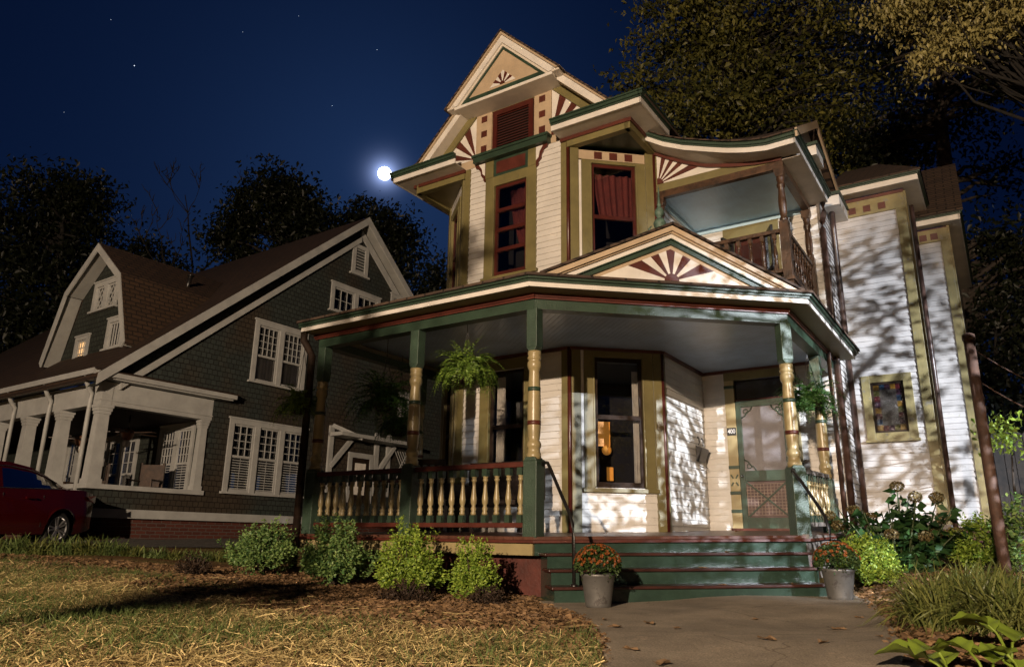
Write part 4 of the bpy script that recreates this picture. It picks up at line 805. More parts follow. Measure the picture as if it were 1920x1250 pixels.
# stained glass window of the wing
a0, a1, z0, z1 = WWIN; mb = MB(); c_ = .125
mb.box(FW, a0 - c_, a0, -.02, .04, z0 - .11, z1 + .12, GOLDW).box(FW, a1, a1 + c_, -.02, .04, z0 - .11, z1 + .12, GOLDW).box(FW, a0, a1, -.02, .037, z1, z1 + .12, GOLDW).box(FW, a0, a1, -.02, .037, z0 - .11, z0, GOLDW).box(FW, a0 - c_ - .02, a1 + c_ + .02, -.02, .075, z0 - .15, z0 - .11, GOLDW); sw = mb.build('stained_glass_window', H, .004)
mb = MB(); mb.box(FW, a0, a0 + .035, -.04, .01, z0, z1, SHADOWW).box(FW, a1 - .035, a1, -.04, .01, z0, z1, SHADOWW).box(FW, a0 + .035, a1 - .035, -.04, .008, z0, z0 + .035, SHADOWW).box(FW, a0 + .035, a1 - .035, -.04, .008, z1 - .035, z1, SHADOWW); mb.build('sash', sw)
SG = [mat('stained_' + n, c, .12, .3, 25, .4, 60, coat=.4) for n, c in (('amber', (.13, .07, .012)), ('blue', (.014, .03, .055)), ('red', (.055, .010, .012)), ('plum', (.04, .018, .03)), ('olive', (.05, .045, .012)))]
PEB = mat('pebbled_glass', (.075, .065, .055), .2, .5, 60, 1.0, 70, col2=(.02, .018, .016)); LEAD = mat('lead_came', (.02, .02, .02), .5)
mb = MB(); mb.box(FW, a0 + .12, a1 - .12, -.02, -.012, z0 + .12, z1 - .12, PEB); mb.build('pebbled_pane', sw)
mb = MB(); A_, B_ = a0 + .035, a1 - .035; bz0, bz1 = z0 + .035, z1 - .035; n = 8; seq = [0, 1, 2, 0, 3, 2, 4, 0, 1, 3, 2, 4]
for k in range(n):
    q0, q1 = bz0 + (bz1 - bz0) * k / n, bz0 + (bz1 - bz0) * (k + 1) / n
    mb.box(FW, A_, A_ + .085, -.02, -.012, q0 + .004, q1 - .004, SG[seq[k % 12]]); mb.box(FW, B_ - .085, B_, -.02, -.012, q0 + .004, q1 - .004, SG[seq[(k + 3) % 12]])
for k in range(3):
    q0, q1 = A_ + .085 + (B_ - A_ - .17) * k / 3, A_ + .085 + (B_ - A_ - .17) * (k + 1) / 3
    mb.box(FW, q0 + .004, q1 - .004, -.02, -.012, bz0, bz0 + .08, SG[(k + 2) % 5]); mb.box(FW, q0 + .004, q1 - .004, -.02, -.012, bz1 - .08, bz1, SG[(2 * k + 1) % 5])
mb.box(FW, A_, B_, -.03, -.022, bz0, bz1, LEAD); mb.build('stained_border', sw)
# downspouts and pipes
def pipe(pts, r, mt=PIPE, name='downspout'):
    mb = MB(); mb.tube(pts, r, mt, 10); return mb.build(name, H)
pipe([(2.30, 4.95, 5.78), (2.30, 4.95, 5.6), (2.31, 4.66, 5.35), (2.31, 4.62, 5.2), (2.31, 4.60, .55)], .045); pipe([(2.32, 5.6, 6.1), (2.27, 5.95, 5.85), (2.26, 6.0, 5.7), (2.26, 6.05, .7)], .045)
pipe([(2.29, 4.15, 3.3), (2.29, 4.12, 3.15), (2.29, 4.1, .6)], .03); pipe([(3.44, 6.26, 5.98), (3.42, 6.25, .75)], .035); pipe([(-3.50, -.25, 3.2), (-3.50, -.25, 3.1), (-3.46, -.12, 2.9), (-3.46, -.12, .1)], .05, SHADOWW)
mb = MB(); mb.box(FE, .02, .16, -.01, .035, .3, 6.2, GREYW); mb.box(FE, 1.2, 1.34, -.01, .035, .3, 6.2, GREYW); mb.build('corner_board', H)

# ------------------------------------------------------------------ things on and round the porch
def pot(px, py, Y, label):
    p = at(px, py, Y); z = tz(p[0], p[1]) + .022; t = empty('flower_pot', (p[0], p[1], z), random.random() * 6, label=label, cat='potted flowers', group='potted orange mums at the foot of the steps')
    mb = MB(); mb.lathe((0, 0), [(0, .100), (.006, .106), (.03, .108), (.24, .138), (.245, .145), (.262, .145), (.264, .132), (.20, .125), (.05, .10)], GALV, 28); b = mb.build('pail', t)
    s = MB(); s.lathe((0, 0), [(.20, .10), (.225, .126)], mat('potting_soil', (.02, .013, .009), .95, .2, 30), 18); s.build('soil', b)
    n = 1500; d = RNG.normal(size=(n, 3)); d[:, 2] = np.abs(d[:, 2]) * 1.1 - .25; d /= np.linalg.norm(d, axis=1, keepdims=True); rr = .55 + .45 * RNG.random(n) ** .4
    c = d * rr[:, None] * np.array([.195, .195, .175]) + np.array([0, 0, .315]); leafcloud('foliage', c, d + RNG.normal(scale=.6, size=(n, 3)), RNG.uniform(.022, .04, n), .018, L_MUM, t)
    C_, D_ = [], []
    for k in range(150 if px < 1300 else 105):
        q = RNG.normal(size=3); q[2] = abs(q[2]) + .15; q /= np.linalg.norm(q); cc = q * np.array([.20, .20, .18]) + np.array([0, 0, .32])
        x = np.cross(q, [.3, .2, 1.]); x /= np.linalg.norm(x); y = np.cross(q, x)
        for j in range(9):
            a = j * 2 * math.pi / 9 + k; dd = (x * math.cos(a) + y * math.sin(a)) * .9 + q * .35; C_.append(cc + dd * .009); D_.append(dd)
    leafcloud('flowers', np.array(C_), np.array(D_), .021, .011, L_ORANGE, t, .1)
pot(1122, 1143, 6.45, 'galvanised pail of orange mums at the left foot of the green steps'); pot(1577, 1131, 6.95, 'galvanised pail of orange mums at the right foot of the green steps')
def fern(name, u, v, z, R_, drop, n, mt, label, seed):
    n = int(n * 1.7)
    rg = np.random.default_rng(seed); o_ = hw(u, v, 0); t = empty(name, (o_[0], o_[1], z), 0, label=label, cat='hanging fern', group='ferns hanging from the porch ceiling')
    mb = MB(); mb.lathe((0, 0), [(-.12, .06), (-.11, .10), (0, .15), (.012, .155), (.014, .14)], SHADOWW, 16); mb.build('basket', t)
    mb = MB(); top = 3.235 - z
    for k in range(3): a = k * 2.1; mb.tube([(.14 * math.cos(a), .14 * math.sin(a), .01), (0, 0, top - .25), (0, 0, top)], .004, IRON, 4)
    mb.build('hanger_wire', t); C_, D_, L_ = [], [], []
    for k in range(n):
        a = rg.uniform(0, 2 * math.pi); el = rg.uniform(.25, 1.45); ln = rg.uniform(.6, 1.1) * (R_ + drop * .7); h = np.array([math.cos(a), math.sin(a), 0]); p = h * .08 * rg.random(); vel = h * math.cos(el) + np.array([0, 0, math.sin(el)]); N = 26
        for j in range(N):
            p = p + vel * ln / N; vel = vel + np.array([0, 0, -1]) * (3.3 / N) * (1.1 - .25 * math.sin(el)); vel /= np.linalg.norm(vel)
            if j < 2: continue
            sd = np.cross(vel, [0, 0, 1]); sd = sd / (np.linalg.norm(sd) + 1e-6); w_ = .036 * math.sin(math.pi * min(1, (j + 2) / N) ** .8) + .010
            for sg in (-1, 1):
                dd = sd * sg + vel * .45 + rg.normal(scale=.2, size=3); C_.append(p + dd * w_ * .5); D_.append(dd); L_.append(w_ * 1.15)
    leafcloud('fronds', np.array(C_), np.array(D_), np.array(L_), np.array(L_) * .32, mt, t, .15)
fern('hanging_fern', -1.10, .22, 2.46, .34, .30, 95, L_FERN_LIT, 'bright green fern hanging between the two middle gold porch posts', 3); fern('hanging_fern', -2.72, .55, 2.30, .46, .42, 100, L_FERN_SHADE, 'large shaded fern hanging in the dark left bay of the porch', 4)
fern('hanging_fern', -3.62, -.12, 2.24, .30, .24, 60, L_FERN_LIT, 'fern outside the far left end post of the porch, its lit side showing', 5); fern('hanging_fern', 2.14, 3.42, 2.36, .32, .34, 80, L_FERN_SHADE, 'dark toned fern hanging beside the screen door at the right end of the porch', 6); fern('hanging_fern', -3.30, 1.5, 2.12, .30, .32, 60, L_FERN_SHADE, 'small dark fern hanging deep in the porch in front of the neighbour', 8)
# wire letter basket on the side wall
mbx = empty('wall_mailbox', tuple(hw(.17, 4.58, 1.86)), A0, label='small dark metal mail basket with curled hooks on the white side wall by the door', cat='mailbox')
F0 = Fr(0, 0, math.pi / 2); mb = MB(); mb.add([F0.p(a, d, z) for a, d, z in ((-.17, .03, .14), (.17, .03, .14), (.17, .03, -.10), (-.17, .03, -.10), (-.17, .13, .10), (.17, .13, .10), (.14, .06, -.11), (-.14, .06, -.11))], [(0, 1, 2, 3), (4, 7, 6, 5), (0, 4, 5, 1), (1, 5, 6, 2), (2, 6, 7, 3), (3, 7, 4, 0)], IRON); mb.build('basket', mbx)
mb = MB()
for a in (-.09, .09): mb.tube([F0.p(a + .035 * math.sin(t_), .05, .16 + .06 * (1 - math.cos(t_ * .9))) for t_ in np.linspace(0, 4.6, 10)], .007, IRON, 6)
mb.tube([F0.p(-.16, .06, -.16), F0.p(-.16, .10, -.19), F0.p(.16, .10, -.19), F0.p(.16, .06, -.16)], .007, IRON, 6); mb.build('hook', mbx)
# wicker settee and side table in the left bay
def local_thing(name, u, v, rz, **k): o_ = hw(u, v, 0); return empty(name, (o_[0], o_[1], deckz(u, v)), A0 + rz, **k)
st_ = local_thing('porch_settee', -1.62, 1.62, 0, label='dark woven wicker settee standing on the porch behind the lit balusters', cat='settee'); G = Fr(0, 0, 0)
mb = MB(); mb.box(G, -.62, .62, -.28, .28, .34, .42, WICKER); mb.build('seat', st_, .02); mb = MB(); mb.box(G, -.62, .62, -.30, -.23, .42, .92, WICKER); mb.tube([G.p(-.62, -.265, .92), G.p(.62, -.265, .92)], .035, WICKER); mb.build('backrest', st_, .02)
for a in (-.60, .60): mb = MB(); mb.box(G, a - .04, a + .04, -.26, .28, .42, .64, WICKER); mb.build('armrest', st_, .02)
for a in (-.56, .56):
    for d in (-.24, .24): mb = MB(); mb.box(G, a - .025, a + .025, d - .025, d + .025, 0, .34, WICKER); mb.build('leg', st_)
pc = local_thing('porch_chair', -2.75, 1.5, .5, label='dark wooden slatted chair in the shaded left end of the porch', cat='chair')
mb = MB(); mb.box(G, -.25, .25, -.25, .25, .40, .44, SHADOWW); mb.build('seat', pc); mb = MB()
for k in range(5): mb.box(G, -.24 + k * .11, -.20 + k * .11, -.26, -.23, .44, 1.0, SHADOWW)
mb.box(G, -.25, .25, -.27, -.22, .95, 1.03, SHADOWW); mb.build('backrest', pc)
for a in (-.23, .23):
    for d in (-.23, .23): mb = MB(); mb.box(G, a - .02, a + .02, d - .02, d + .02, 0, .40, SHADOWW); mb.build('leg', pc)
# ------------------------------------------------------------------ the neighbouring house
AN = math.atan2(-.573, .819); NO = (-7.789, 13.781, 0)
N = empty('shingled_house', NO, AN, label='dark shingled neighbouring house with white trim, steep gable and columned front porch', cat='house')
Nm = Matrix.Translation(NO) @ Matrix.Rotation(AN, 4, 'Z'); nw = lambda u, v, z: np.array(Nm @ Vector((u, v, z)))
NG = Fr(0, 0, math.pi / 2); NF = Fr(0, 0, 0); NFW = Fr(0, 2.35, 0)
def nb(name, *boxes, bevel=0, parent=None):
    mb = MB()
    for b in boxes: mb.box(*b)
    return mb.build(name, parent or N, bevel)
nb('foundation', (NG, -.02, 13, -.4, -.06, .0, .84, NBRICK), (NF, -14, -.06, -.4, -.06, .0, .84, NBRICK)); nb('base_band', (NG, -.05, 13, -.1, .035, .835, 1.0, NWHITE), (NF, -14, .03, -.1, .035, .835, 1.0, NWHITE))
nb('porch_half_wall', (NG, 0, 2.36, -.16, .0, 1.0, 1.35, NSHING), (NF, -14, 0, -.16, .0, 1.0, 1.35, NSHINGF)); nb('porch_sill', (NG, -.04, 2.36, -.2, .05, 1.352, 1.44, NWHITE), (NF, -14, .04, -.2, .05, 1.352, 1.438, NWHITE)); nb('porch_floor', (NF, -14, -.16, -2.34, -.17, .96, 1.0, GREYW))
def ncol(u, v, w_=.12):
    mb = MB(); P = [(u + sx * r, v + sy * r, z) for z, r in ((1.44, w_), (2.78, w_ * .82)) for sx, sy in ((-1, -1), (1, -1), (1, 1), (-1, 1))]; mb.add(P, [(0, 3, 2, 1), (4, 5, 6, 7), (0, 1, 5, 4), (1, 2, 6, 5), (2, 3, 7, 6), (3, 0, 4, 7)], NWHITE); F = Fr(u, v, 0)
    for z0, z1, r in ((1.44, 1.53, w_ * 1.15), (2.74, 2.80, w_ * .95), (2.80, 2.86, w_ * 1.08), (2.86, 2.915, w_ * 1.2)): mb.box(F, -r, r, -r, r, z0 + .001, z1, NWHITE)
    mb.build('porch_column', N)
for u in (-.11, -1.62, -3.12, -4.62, -6.1, -7.6): ncol(u, .11)
ncol(-.08, 2.22, .085)
nb('porch_beam', (NG, -.01, 2.36, -.20, .0, 2.92, 3.36, NWHITE), (NF, -14, .01, -.2, .0, 2.92, 3.36, NWHITE), (NG, -.02, 2.37, -.2, .02, 3.0, 3.02, NWHITE)); nb('porch_ceiling', (NF, -14, -.2, -2.34, -.2, 2.93, 2.95, SHADOWW))
nb('porch_cornice', (NG, -.20, 2.70, -.3, .20, 3.38, 3.41, NWHITE), (NG, -.25, 2.75, -.3, .26, 3.41, 3.50, NWHITE), (NF, -14, .25, -.05, .22, 3.40, 3.44, NWHITE)); nb('gutter', (NF, -14, .2, .18, .32, 3.43, 3.54, NWHITE))
mb = MB(); mb.slab((.27, -.3, 3.52), (.27, 2.8, 3.52), (0, 2.8, 3.60), (0, -.3, 3.60), .02, NROOF); mb.build('cornice_roof', N)
for u in (-.30, -1.95, -3.6): mb = MB(); mb.tube([(u + .14, -.26, 3.45), (u + .14, -.26, 3.36), (u + .10, -.18, 3.24), (u + .02, -.06, 3.14), (u, -.05, 3.0), (u, -.05, .9)], .042, NWHITE, 10); mb.build('downspout', N)
# gable side wall and front wall
RZ = lambda v: 3.46 + .872 * (v + .25) if v < 6.2 else 9.085 - .90 * (v - 6.2)
def holed(mb, F, poly, holes, d0, d1, mt):
    xs = sorted({min(p[0] for p in poly), max(p[0] for p in poly)} | {x for h in holes for x in h[:2]})
    for a, b in zip(xs[:-1], xs[1:]):
        col = clip(clip(poly, 1, 0, a), -1, 0, -b)
        cuts = sorted((h[2], h[3]) for h in holes if h[0] < (a + b) / 2 < h[1]); lo = -99
        for z0, z1 in cuts + [(99, 99)]:
            g = clip(clip(col, 0, 1, lo), 0, -1, -z0) if len(col) > 2 else []
            if len(g) > 2: mb.ext(F, g, d0, d1, mt)
            lo = z1
GWS = [(2.80, 4.95, 1.46, 3.04, 3, 3, 4, .52, 'blinds'), (3.17, 4.70, 3.96, 5.40, 2, 4, 4, .46, 'curtain'), (5.31, 7.08, 6.23, 6.98, 2, 3, 2, 0, None), (7.50, 8.4, 6.55, 7.28, 1, 2, 2, 0, None), (8.05, 8.6, 3.85, 4.5, 1, 2, 2, 0, None)]
FWS_ = [(-1.88, -.52, 1.30, 2.90, 2, 4, 4, .5, 'blinds'), (-4.2, -2.75, 1.1, 2.8, 2, 2, 3, .5, 'curtain'), (-6.75, -5.6, 1.1, 2.9, 2, 2, 3, .5, 'curtain')]
hl_ = lambda L: [(w_[0] + .07, w_[1] - .07, w_[2] + .0, w_[3] - .07) for w_ in L]
mb = MB(); holed(mb, NG, [(2.36, 1.0), (12.6, 1.0), (12.6, 3.3), (6.2, 8.95), (-.1, 3.45), (2.36, 3.42)], hl_(GWS), -.15, .0, NSHING); mb.build('gable_wall', N)
mb = MB(); holed(mb, NFW, [(-14, .96), (-.16, .96), (-.16, 3.4), (-14, 3.4)], hl_(FWS_), -.15, .0, NSHINGF); mb.build('front_wall', N)
mb = MB(); OH = .28
for (v0, v1) in ((-.32, 6.2), (12.9, 6.2)): mb.slab((OH, v0, RZ(v0)), (OH, v1, RZ(6.2)), (-14, v1, RZ(6.2)), (-14, v0, RZ(v0)), .09, NROOF)
mb.build('roof', N)
Fo = Fr(OH + .02, 0, math.pi / 2)
mb = MB()
for v0, v1 in ((-.27, 6.2), (12.9, 6.2)): a, b = min(v0, v1), max(v0, v1); mb.ext(Fo, [(a, RZ(a) - .23), (b, RZ(b) - .23), (b, RZ(b) - .005), (a, RZ(a) - .005)], -.04, .0, NWHITE)
mb.build('rake_board', N)
mb = MB(); mb.ext(NG, [(.30, RZ(.30) - .70), (6.2, RZ(6.2) - .70), (6.2, RZ(6.2) - .54), (.30, RZ(.30) - .54)], .0, .07, NWHITE); mb.ext(NG, [(6.2, RZ(6.2) - .52), (12.6, RZ(12.6) - .52), (12.6, RZ(12.6) - .30), (6.2, RZ(6.2) - .30)], .0, .045, NWHITE); mb.build('rake_frieze', N)
mb = MB(); mb.slab((OH, 6.2, RZ(6.2) - .20), (OH, 12.8, RZ(12.8) - .20), (0, 12.8, RZ(12.8) - .20), (0, 6.2, RZ(6.2) - .20), .012, NSOFF); mb.slab((OH, -.3, RZ(-.3) - .22), (OH, 6.2, RZ(6.2) - .20), (0, 6.2, RZ(6.2) - .20), (0, -.3, RZ(-.3) - .22), .012, NSHINGF); mb.build('rake_soffit', N)
def nwin(F, a0, a1, z0, z1, n, cols, rows, split, low, parent=N, glow=None, c_=.11, mull=.13, diamond=False, sh=0):
    """n sashes side by side in one white casing; low: what hangs behind the lower sash"""
    mb = MB(); mb.box(F, a0, a0 + c_, -.02, .045, z0, z1, NWHITE).box(F, a1 - c_, a1, -.02, .045, z0, z1, NWHITE).box(F, a0 + c_, a1 - c_, -.02, .043, z1 - c_, z1, NWHITE).box(F, a0 - .03, a1 + .03, -.02, .06, z1, z1 + .035, NWHITE).box(F, a0 - .05, a1 + .05, -.02, .085, z0 - .045, z0, NWHITE)
    W_ = (a1 - a0 - 2 * c_ - (n - 1) * mull) / n; ops = []
    for k in range(n):
        q0 = a0 + c_ + k * (W_ + mull); ops.append((q0, q0 + W_))
        if k: mb.box(F, q0 - mull, q0, -.02, .042, z0, z1 - c_, NWHITE)
    wo = mb.build('window', parent); s = MB(); zb, zt = z0, z1 - c_; zs = zb + (zt - zb) * split
    for q0, q1 in ops:
        s.box(F, q0, q0 + .04, -.02, .012, zb, zt, NWHITE).box(F, q1 - .04, q1, -.02, .012, zb, zt, NWHITE).box(F, q0 + .04, q1 - .04, -.02, .01, zt - .04, zt, NWHITE).box(F, q0 + .04, q1 - .04, -.02, .01, zb, zb + .06, NWHITE)
        if split > 0: s.box(F, q0 + .04, q1 - .04, -.02, .014, zs - .025, zs + .025, NWHITE)
        g0, g1 = q0 + .04, q1 - .04; h0, h1 = (zs + .025 if split > 0 else zb + .06), zt - .04
        if diamond:
            m_ = 2
            for k in range(-m_, m_):
                for sg in (1, -1):
                    P0_, P1_ = [], []
                    xa = g0 + (g1 - g0) * k / m_ * 1.0; pts = [(xa, h0), (xa + (h1 - h0) * .6, h1)] if sg > 0 else [(g0 + g1 - xa, h0), (g0 + g1 - xa - (h1 - h0) * .6, h1)]
                    pl = [pts[0], pts[1], (pts[1][0] + .02, pts[1][1]), (pts[0][0] + .02, pts[0][1])]; pl = clip(clip(pl, 1, 0, g0), -1, 0, -g1) if len(pl) > 2 else pl
                    if len(pl) > 2: s.ext(F, pl, -.012, .004, NWHITE)
        else:
            for k in range(1, cols): x = g0 + (g1 - g0) * k / cols; s.box(F, x - .009, x + .009, -.015, .006, h0, h1, NWHITE)
            for k in range(1, rows): z_ = h0 + (h1 - h0) * k / rows; s.box(F, g0, g1, -.015, .004, z_ - .009, z_ + .009, NWHITE)
        if low == 'blinds':
            z_ = zb + .07
            while z_ < zs - .03: s.box(F, g0, g1, -.03, -.012, z_, z_ + .018, NWHITE); z_ += .055
            s.box(F, (g0 + g1) / 2 - .006, (g0 + g1) / 2 + .006, -.012, -.008, zb + .06, zs, NWHITE)
    s.build('sash', wo)
    g = MB()
    for q0, q1 in ops: g.box(F, q0 + .03, q1 - .03, -.036, -.030, zb, zt, glow if glow else GLASS)
    g.build('pane', wo)
    if low == 'curtain':
        g = MB()
        for q0, q1 in ops: curtain(g, F, q0 + .02, q1 - .02, zb, zs, -.048, CURTW, 0, .35)
        g.build('curtain', wo)
    r = MB()
    for q0, q1 in ops: r.box(F, q0 - .02, q1 + .02, -.7, -.69, zb - .1, zt + .1, DARKIN)
    r.build('room_shell', wo); return wo
for w_ in GWS: nwin(NG, *w_)
mb = MB(); mb.box(NG, 5.94, 6.06, -.02, .045, 7.45, 8.3, NWHITE).box(NG, 6.40, 6.52, -.02, .045, 7.45, 8.3, NWHITE).box(NG, 6.06, 6.40, -.02, .043, 8.19, 8.3, NWHITE).box(NG, 6.06, 6.40, -.02, .043, 7.45, 7.52, NWHITE).box(NG, 5.88, 6.58, -.02, .08, 7.40, 7.45, NWHITE)
z = 7.53
while z < 8.18: mb.add([NG.p(6.06, .03, z), NG.p(6.40, .03, z), NG.p(6.40, .002, z + .055), NG.p(6.06, .002, z + .055)], [(0, 1, 2, 3)], NWHITE); z += .085
mb.build('attic_vent', N)
for w_ in FWS_: nwin(NFW, *w_)
# side entry hood with braces, door, seen through the porch
mb = MB()
for v in (5.70, 7.30, 7.75): mb.box(NG, v - .07, v + .07, .0, .06, 1.6, 3.25, NWHITE)
for v, e in ((5.70, 6.35), (7.9, 7.35)): mb.bar(NG.p(5.72 if v < 6 else 7.35, .05, 2.25 if v < 6 else 2.2), NG.p(e if v < 6 else 7.95, .05, 2.95), .10, .10, NWHITE)
mb.box(NG, 5.63, 8.6, .0, .5, 2.98, 3.07, NWHITE); mb.bar(NG.p(5.7, .05, 3.25), NG.p(6.4, .4, 2.98), .1, .1, NWHITE); mb.build('entry_hood', N)
mb = MB(); mb.box(NG, 6.33, 6.45, -.02, .05, 1.4, 2.62, NWHITE).box(NG, 7.08, 7.20, -.02, .05, 1.4, 2.62, NWHITE).box(NG, 6.33, 7.20, -.02, .053, 2.53, 2.66, NWHITE); sd = mb.build('side_door', N); mb = MB(); mb.box(NG, 6.45, 7.08, -.03, .02, 1.4, 2.53, SHADOWW); mb.box(NG, 6.58, 6.95, .02, .03, 1.6, 2.4, CURTW); mb.build('door_leaf', sd)
lt = MB()
for k in range(7):
    for sg in (1, -1): lt.bar(NG.p(7.98 + k * .1, .06, 2.1 if sg > 0 else 2.85), NG.p(7.98 + k * .1 + .5, .065 + .012 * sg, 2.85 if sg > 0 else 2.1), .015, .02, NWHITE)
lt.build('entry_lattice', N)
# gambrel dormer on the front slope
DV = .85; DC_ = -2.27; ND = Fr(0, DV, 0)
prof_n = [(0, 6.88), (1.22, 5.92), (1.86, 4.32)]
def rv(z_): return (z_ - 3.46) / .872 - .25
DWS = [(-2.87, -1.80, 5.42, 6.10), (-1.98, -1.28, 4.42, 5.10), (-3.35, -2.75, 4.28, 4.88)]
mb = MB(); holed(mb, ND, [(DC_ - 1.80, 4.2)] + [(DC_ - 1.13, 5.85), (DC_, 6.75), (DC_ + 1.13, 5.85)] + [(DC_ + 1.80, 4.2)], hl_(DWS), -.1, .0, NSHINGF); dm = mb.build('dormer_wall', N)
mb = MB()
for sg in (-1, 1):
    for k in range(2):
        (d0, z0), (d1, z1) = prof_n[k], prof_n[k + 1]
        mb.slab((DC_ + sg * d0, DV - .38, z0), (DC_ + sg * d1, DV - .38, z1), (DC_ + sg * d1, rv(z1) + .1, z1), (DC_ + sg * d0, rv(z0) + .1, z0), .07, NROOFD)
mb.build('dormer_roof', N)
mb = MB(); Fd = Fr(0, DV - .40, 0)
for sg in (-1, 1):
    for k in range(2):
        (d0, z0), (d1, z1) = prof_n[k], prof_n[k + 1]; ww = .16
        mb.ext(Fd, [(DC_ + sg * d0, z0 - .01), (DC_ + sg * d1, z1 - .01), (DC_ + sg * (d1 - .10), z1 - ww + .04), (DC_ + sg * max(0, d0 - .10), z0 - ww - (.04 if k == 0 else -.02))], -.03, .0, NWHITE)
mb.build('dormer_rake', N)
mb = MB()
for sg in (-1, 1):
    for k in range(2):
        (d0, z0), (d1, z1) = prof_n[k], prof_n[k + 1]; q = .09
        mb.quad((DC_ + sg * d0, DV - .38, z0 - q), (DC_ + sg * (d1 - .05), DV - .38, z1 - q), (DC_ + sg * (d1 - .05), DV, z1 - q), (DC_ + sg * d0, DV, z0 - q), NSOFF)
mb.build('dormer_soffit', N)
nwin(ND, -2.87, -1.80, 5.42, 6.10, 2, 2, 3, 0, None, diamond=True); nwin(ND, -1.98, -1.28, 4.42, 5.10, 1, 4, 1, 0, None, c_=.09); nwin(ND, -3.35, -2.75, 4.28, 4.88, 1, 3, 3, 0, None, glow=WARMWIN, c_=.09)
mb = MB(); mb.tube([(DC_ + .82, 2.2, 6.0), (DC_ + .95, 2.2, 6.42)], .05, IRON, 8); mb.tube([(DC_ + .95, 2.2, 6.42), (DC_ + .95, 2.2, 6.45)], .08, IRON, 8); mb.build('roof_vent', N)
# ceiling fans and chairs on its porch
def cfan(u, v, label):
    p = nw(u, v, 0); t = empty('ceiling_fan', (p[0], p[1], 2.93), AN, label=label, cat='ceiling fan', group='ceiling fans on the neighbouring porch'); mb = MB(); mb.tube([(0, 0, 0), (0, 0, -.3)], .015, IRON, 6); mb.build('rod', t)
    mb = MB(); mb.lathe((0, 0), [(-.52, .05), (-.48, .10), (-.38, .13), (-.32, .12), (-.28, .05)], mat('copper_fan', (.30, .14, .08), .35, .1, 8, metal=.5), 16); mb.build('motor', t)
    for k in range(5): a = k * 1.2566 + .4; b = MB(); F = Fr(0, 0, a); b.box(F, .12, .62, -.07, .07, -.375, -.36, CHAIRW); b.build('blade', t)
    mb = MB(); mb.lathe((0, 0), [(-.66, .03), (-.62, .07), (-.55, .08), (-.52, .05)], CURTW, 12); mb.build('light_shade', t)
cfan(-.95, 1.1, 'copper ceiling fan nearest the corner column of the neighbouring porch'); cfan(-3.0, 1.15, 'ceiling fan between the second and third columns of the neighbouring porch')
def nchair(u, v, rz, label, cat='chair'):
    p = nw(u, v, 0); t = empty('rocking_chair', (p[0], p[1], 1.0), AN + rz, label=label, cat=cat, group='wooden chairs on the neighbouring porch'); G = Fr(0, 0, 0)
    mb = MB(); mb.box(G, -.26, .26, -.24, .26, .36, .40, CHAIRW); mb.build('seat', t); mb = MB(); mb.box(G, -.26, -.21, -.28, -.24, .4, 1.0, CHAIRW).box(G, .21, .26, -.28, -.24, .4, 1.0, CHAIRW).box(G, -.21, .21, -.275, -.245, .5, .96, CHAIRW); mb.build('backrest', t)
    for a in (-.24, .24): mb = MB(); mb.box(G, a - .02, a + .02, -.02, .02, 0, .36, CHAIRW); mb.box(G, a - .02, a + .02, .2, .24, 0, .62, CHAIRW); mb.box(G, a - .025, a + .025, -.26, .26, .6, .63, CHAIRW); mb.build('leg', t)
    for a in (-.24, .24): mb = MB(); mb.tube([G.p(a, d, .03 + .25 * d * d) for d in np.linspace(-.45, .4, 8)], .018, CHAIRW, 6); mb.build('rocker', t)
nchair(-.75, 1.5, .6, 'brown wooden rocking chair by the shuttered windows of the neighbouring porch'); nchair(-2.3, 1.2, -.4, 'dark rocking chair behind the corner column of the neighbouring porch'); nchair(-2.95, 1.3, .3, 'rocking chair farther left, half hidden behind the neighbouring corner downspout')
pl_ = nw(-5.1, .9, 0); tl_ = empty('porch_lantern', (pl_[0], pl_[1], 1.44), AN, label='small copper coloured lantern glowing on the far left of the neighbouring porch', cat='lantern'); mb = MB(); mb.lathe((0, 0), [(0, .09), (.02, .09)], IRON, 12); mb.build('base', tl_); mb = MB(); mb.lathe((0, 0), [(.02, .08), (.30, .085)], emit('lantern_glow', (1, .42, .22), .10), 14); mb.build('shade', tl_)

